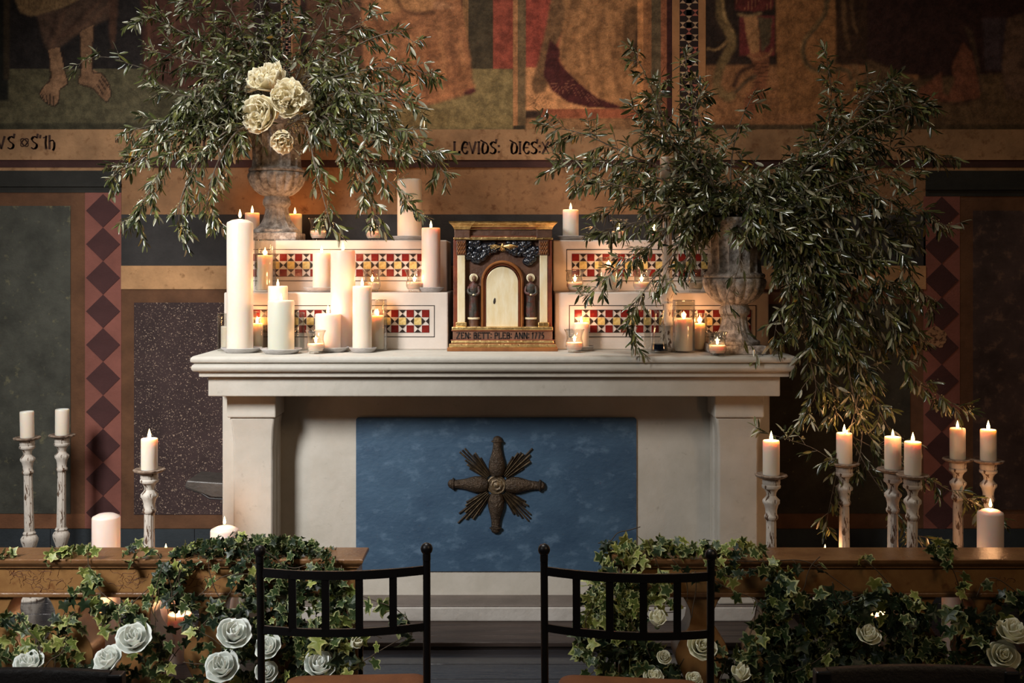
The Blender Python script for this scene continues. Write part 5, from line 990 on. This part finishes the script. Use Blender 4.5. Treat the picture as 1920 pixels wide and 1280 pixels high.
ivy('ivy_garland', 'bright variegated ivy trailing over the right balustrade', [
 ([(1120,1052),(1140,1028),(1190,1014),(1260,1008),(1330,1016),(1400,1008),(1435,1030),(1430,1050),(1330,1048),(1240,1046),(1160,1054),(1140,1072),(1118,1072)], 190, 4.06, 4.2, .036, .058, .6, WB),
 ([(1105,1075),(1190,1070),(1195,1130),(1180,1200),(1090,1180),(1100,1130)], 210, 3.98, 4.085, .034, .055, .2, WB),
 ([(1080,1195),(1200,1180),(1260,1230),(1290,1290),(1110,1290)], 150, 3.98, 4.085, .040, .066, .2, WD),
 ([(1190,1075),(1260,1075),(1260,1140),(1200,1150)], 32, 3.99, 4.085, .036, .06, .2, WB),
 ([(1430,1040),(1480,1065),(1490,1110),(1560,1110),(1570,1180),(1590,1290),(1440,1290),(1430,1160),(1440,1100)], 300, 3.98, 4.085, .038, .066, .2, WK),
 ([(1560,1110),(1700,1110),(1760,1150),(1740,1290),(1570,1290)], 250, 3.98, 4.085, .036, .062, .2, WK),
 ([(1740,1130),(1830,1120),(1830,1180),(1780,1200),(1755,1180)], 17, 3.99, 4.06, .045, .075, .1, WK), ([(1740,1200),(1850,1190),(1850,1290),(1740,1290)], 60, 3.98, 4.085, .038, .062, .1, WK), ([(1840,1110),(2050,1100),(2050,1290),(1850,1290)], 90, 3.98, 4.085, .040, .070, .1, WK),
 ([(1340,1200),(1430,1230),(1430,1290),(1330,1290)], 45, 3.98, 4.085, .036, .058, .2, WK), ([(1300,1060),(1410,1050),(1410,1075),(1330,1080)], 16, 4.0, 4.07, .03, .045, .2, WB), ([(1742,1016),(1785,1012),(1795,1044),(1745,1050)], 22, 4.05, 4.13, .036, .052, .5, WB), ([(1610,1040),(1635,1036),(1632,1052),(1612,1052)], 6, 4.06, 4.12, .03, .045, .5, WB)],
 [([(1340,1050,4.06),(1430,1052,4.06),(1500,1050,4.06),(1540,1068,4.05),(1600,1110,4.03)], 6, (.035, .05)), ([(1335,1085,4.05),(1370,1105,4.04),(1420,1125,4.03),(1450,1150,4.02)], 6, (.045, .06)), ([(1420,1130,4.03),(1410,1180,4.02),(1390,1225,4.02),(1370,1270,4.02)], 11, (.05, .075)), ([(1430,1180,4.02),(1400,1230,4.01),(1380,1275,4.01)], 6, (.045, .06)), ([(1620,1048,4.06),(1650,1075,4.05),(1680,1110,4.04),(1710,1150,4.03)], 7, (.05, .075)), ([(1770,1040,4.06),(1790,1075,4.05),(1800,1110,4.04),(1810,1150,4.03)], 7, (.04, .055)), ([(1920,1120,4.04),(1870,1085,4.05),(1845,1090,4.05),(1830,1120,4.04)], 6, (.04, .055)), ([(1700,1130,4.03),(1680,1180,4.02),(1650,1260,4.02)], 8, (.045, .06)), ([(1340,1042,4.0),(1338,1060,4.0),(1350,1070,4.0),(1360,1080,4.0)], 3, (.04, .05)), ([(1150,1050,4.06),(1120,1100,4.03),(1100,1180,4.02),(1080,1210,4.01)], 12, (.045, .07))], 37, WD)

# ================================================================== CHAIRS
def metal_chair(pl, pr, dl, dr, yl, yr, label):
    A = P(pl, yl, dl); B = P(pr, yr, dr); ex = (B-A); ex.z = 0; wdt = ex.length; ex.normalize(); ey = Vector((-ex.y, ex.x, 0)); mid = (A+B)/2; lean = .05
    O = Vector((mid.x, mid.y, 0)); H = mid.z
    t = thing('metal_chair', O, label, 'chair', 'black metal chairs facing the altar')
    def W(a, b, c): return O+ex*a+ey*b+Vector((0, 0, c))
    back = lambda z: .075*(H-z)/H*1.0
    for s in (-1, 1):
        pts = [W(s*wdt/2, back(z_), z_) for z_ in (0, .25, .5, .75, H-.02)]; mb = MB(); mb.tube(pts, .0105, 14); po = obj('back_post', mb, M['black'], t, smooth=60)
        fb = MB(); fb.ball(W(s*wdt/2, 0, H), .017, 0, 20, 14); fb.tube([W(s*wdt/2, 0, H-.032), W(s*wdt/2, 0, H-.012)], [.0112, .0112], 14); obj('ball_finial', fb, M['black'], po, smooth=60)
        lg = MB(); lg.tube([W(s*(wdt/2+.01), .46, 0), W(s*(wdt/2-.012), .445, .45)], .0105, 12); obj('front_leg', lg, M['black'], t, smooth=60)
        st = MB(); st.tube([W(s*(wdt/2), .06, .2), W(s*(wdt/2), .43, .2)], .007, 10); obj('stretcher', st, M['black'], t, smooth=60)
    def bow(u): return -.045*(1-(2*u)**2)
    def rail(name, zc, hh, dip):
        mb = MB(); vs = []; n = 17
        for i in range(n):
            u_ = i/(n-1)-.5
            for dz in (-hh/2, hh/2):
                for dy in (-.004, .004): vs.append(W(u_*wdt, back(zc)+bow(u_)+dy, zc+dz))
        fs = []
        for i in range(n-1):
            a = i*4; b_ = a+4; fs += [(a, b_, b_+2, a+2), (a+1, a+3, b_+3, b_+1), (a+2, b_+2, b_+3, a+3), (a, a+1, b_+1, b_)]
        fs += [(0, 2, 3, 1), ((n-1)*4, (n-1)*4+1, (n-1)*4+3, (n-1)*4+2)]; mb.add(vs, fs); return obj(name, mb, M['black'], t, smooth=35)
    zt, zb = H-.060, H-.222
    rail('top_rail', zt, .024, 0); rail('lower_rail', zb, .022, 0)
    for k in range(4):
        u_ = -.3+.2*k; mb = MB(); hw = .0105; vs = []
        for z_ in (zb, zt):
            for dx, dy in ((-hw, -.003), (hw, -.003), (hw, .003), (-hw, .003)): vs.append(W(u_*wdt+dx, back(z_)+bow(u_)+dy, z_))
        mb.add(vs, [(3,2,1,0), (4,5,6,7), (0,1,5,4), (1,2,6,5), (2,3,7,6), (3,0,4,7)]); obj('slat', mb, M['black'], t)
    mb = MB()
    for z_ in (.435, .452): pass
    poly = rrect(-wdt/2+.005, wdt/2-.005, .06, .49, .05, 6); n = len(poly); vs = []
    for z_, sc in ((.440, .97), (.448, 1.), (.472, 1.), (.486, .97), (.491, .86), (.492, .3)): vs += [W(a*sc, .275+(b_-.275)*sc, z_) for a, b_ in poly]
    k = 6; mb.add(vs, [tuple(range(n-1, -1, -1))]+[(j*n+i, j*n+(i+1) % n, (j+1)*n+(i+1) % n, (j+1)*n+i) for j in range(k-1) for i in range(n)]+[tuple((k-1)*n+i for i in range(n))]); obj('seat_cushion', mb, M['leather'], t, smooth=60)
    fr = MB(); fr.tube([W(a, b_, .43) for a, b_ in poly]+[W(*poly[0], .43)], .008, 8); obj('seat_frame', fr, M['black'], t, smooth=60)
metal_chair(487, 800, 3.085, 3.11, 1033, 1028, 'black metal chair with tan seat on the left of the aisle')
metal_chair(1020, 1333, 3.105, 3.05, 1030, 1040, 'black metal chair with tan seat on the right of the aisle')
def leather_chair(px0, px1, ytop, d, label):
    x0, x1 = X(px0, d), X(px1, d); H = Z(ytop, d); t = thing('leather_chair', ((x0+x1)/2, d, 0), label, 'chair', 'dark leather chairs in the front row')
    mb = MB(); n = 13; vs = []
    for i in range(n):
        u_ = i/(n-1); xx = x0+.03+(x1-x0-.06)*u_
        for dy, z_ in ((-.012, H-.20), (-.014, H-.01), (-.008, H), (.008, H), (.014, H-.01), (.012, H-.20)): vs.append((xx, d+dy+.02*math.sin(math.pi*u_), z_))
    mb.add(vs, [(i*6+j, (i+1)*6+j, (i+1)*6+(j+1) % 6, i*6+(j+1) % 6) for i in range(n-1) for j in range(6)]+[tuple(range(6)), tuple((n-1)*6+5-j for j in range(6))]); obj('back_panel', mb, M['darkleather'], t, smooth=50)
    for xx in (x0+.018, x1-.018):
        b = MB(); b.box(xx-.018, xx+.018, d-.016, d+.02, 0, H-.004); p_ = obj('back_post', b, M['black'], t, bevel=.005)
        for zz in (.035, .16): r = MB(); r.ball((xx+(.03 if xx < (x0+x1)/2 else -.03), d-.016, H-zz), .0055, 0, 10, 8); obj('rivet', r, M['chrome'], p_, smooth=180)
        b = MB(); b.box(xx-.018, xx+.018, d+.42, d+.455, 0, .62); obj('front_leg', b, M['black'], t, bevel=.005); b = MB(); b.box(xx-.022, xx+.022, d-.01, d+.46, .62, .645); obj('armrest', b, M['black'], t, bevel=.006)
    b = MB(); b.box(x0+.03, x1-.03, d+.03, d+.44, .42, .47); obj('seat', b, M['darkleather'], t, bevel=.02)
leather_chair(1527, 1908, 1252, 2.55, 'dark leather-backed chair cut off at the bottom right')
leather_chair(-150, 232, 1258, 2.55, 'dark leather-backed chair cut off at the bottom left')
# ---- folding stand with cushion, left of the altar
fs_ = thing('folding_stand', (-1.47, 5.32, .212), 'dark folding stand with grey leather top beside altar left side', 'stand')
mb = MB(); x0, x1 = X(357, 5.3), -1.33; pr = [(x0, Z(905, 5.3)), (x0+.012, Z(893, 5.3)), (x0+.05, Z(894, 5.3)), (x1, Z(898, 5.3)), (x1, Z(926, 5.3)), (x0+.13, Z(924, 5.3)), (x0+.06, Z(914, 5.3))]
mb.prism(pr[::-1], 5.2, 5.44); obj('padded_top', mb, mat('grey_leather', (.075, .066, .058), .4, (.04, .035, .03), 12, bump=.3), fs_, bevel=.006)
for a, c in ((5.22, 5.42), (5.42, 5.22)):
    b = MB(); b.tube([(x0+.09, a, Z(917, 5.3)), (x0+.20, (a+c)/2, .68), (-1.40, c, .224)], .012, 8); obj('leg', b, M['black'], fs_, smooth=60)
b = MB(); b.tube([(x0+.005, 5.21, Z(907, 5.3)), (x0+.075, 5.21, Z(917, 5.3)), (x0+.12, 5.2, Z(926, 5.3)), (x1, 5.2, Z(928, 5.3))], .004, 6); obj('trim_edge', b, M['darkleather'], fs_, smooth=60)
bpy.context.view_layer.update()
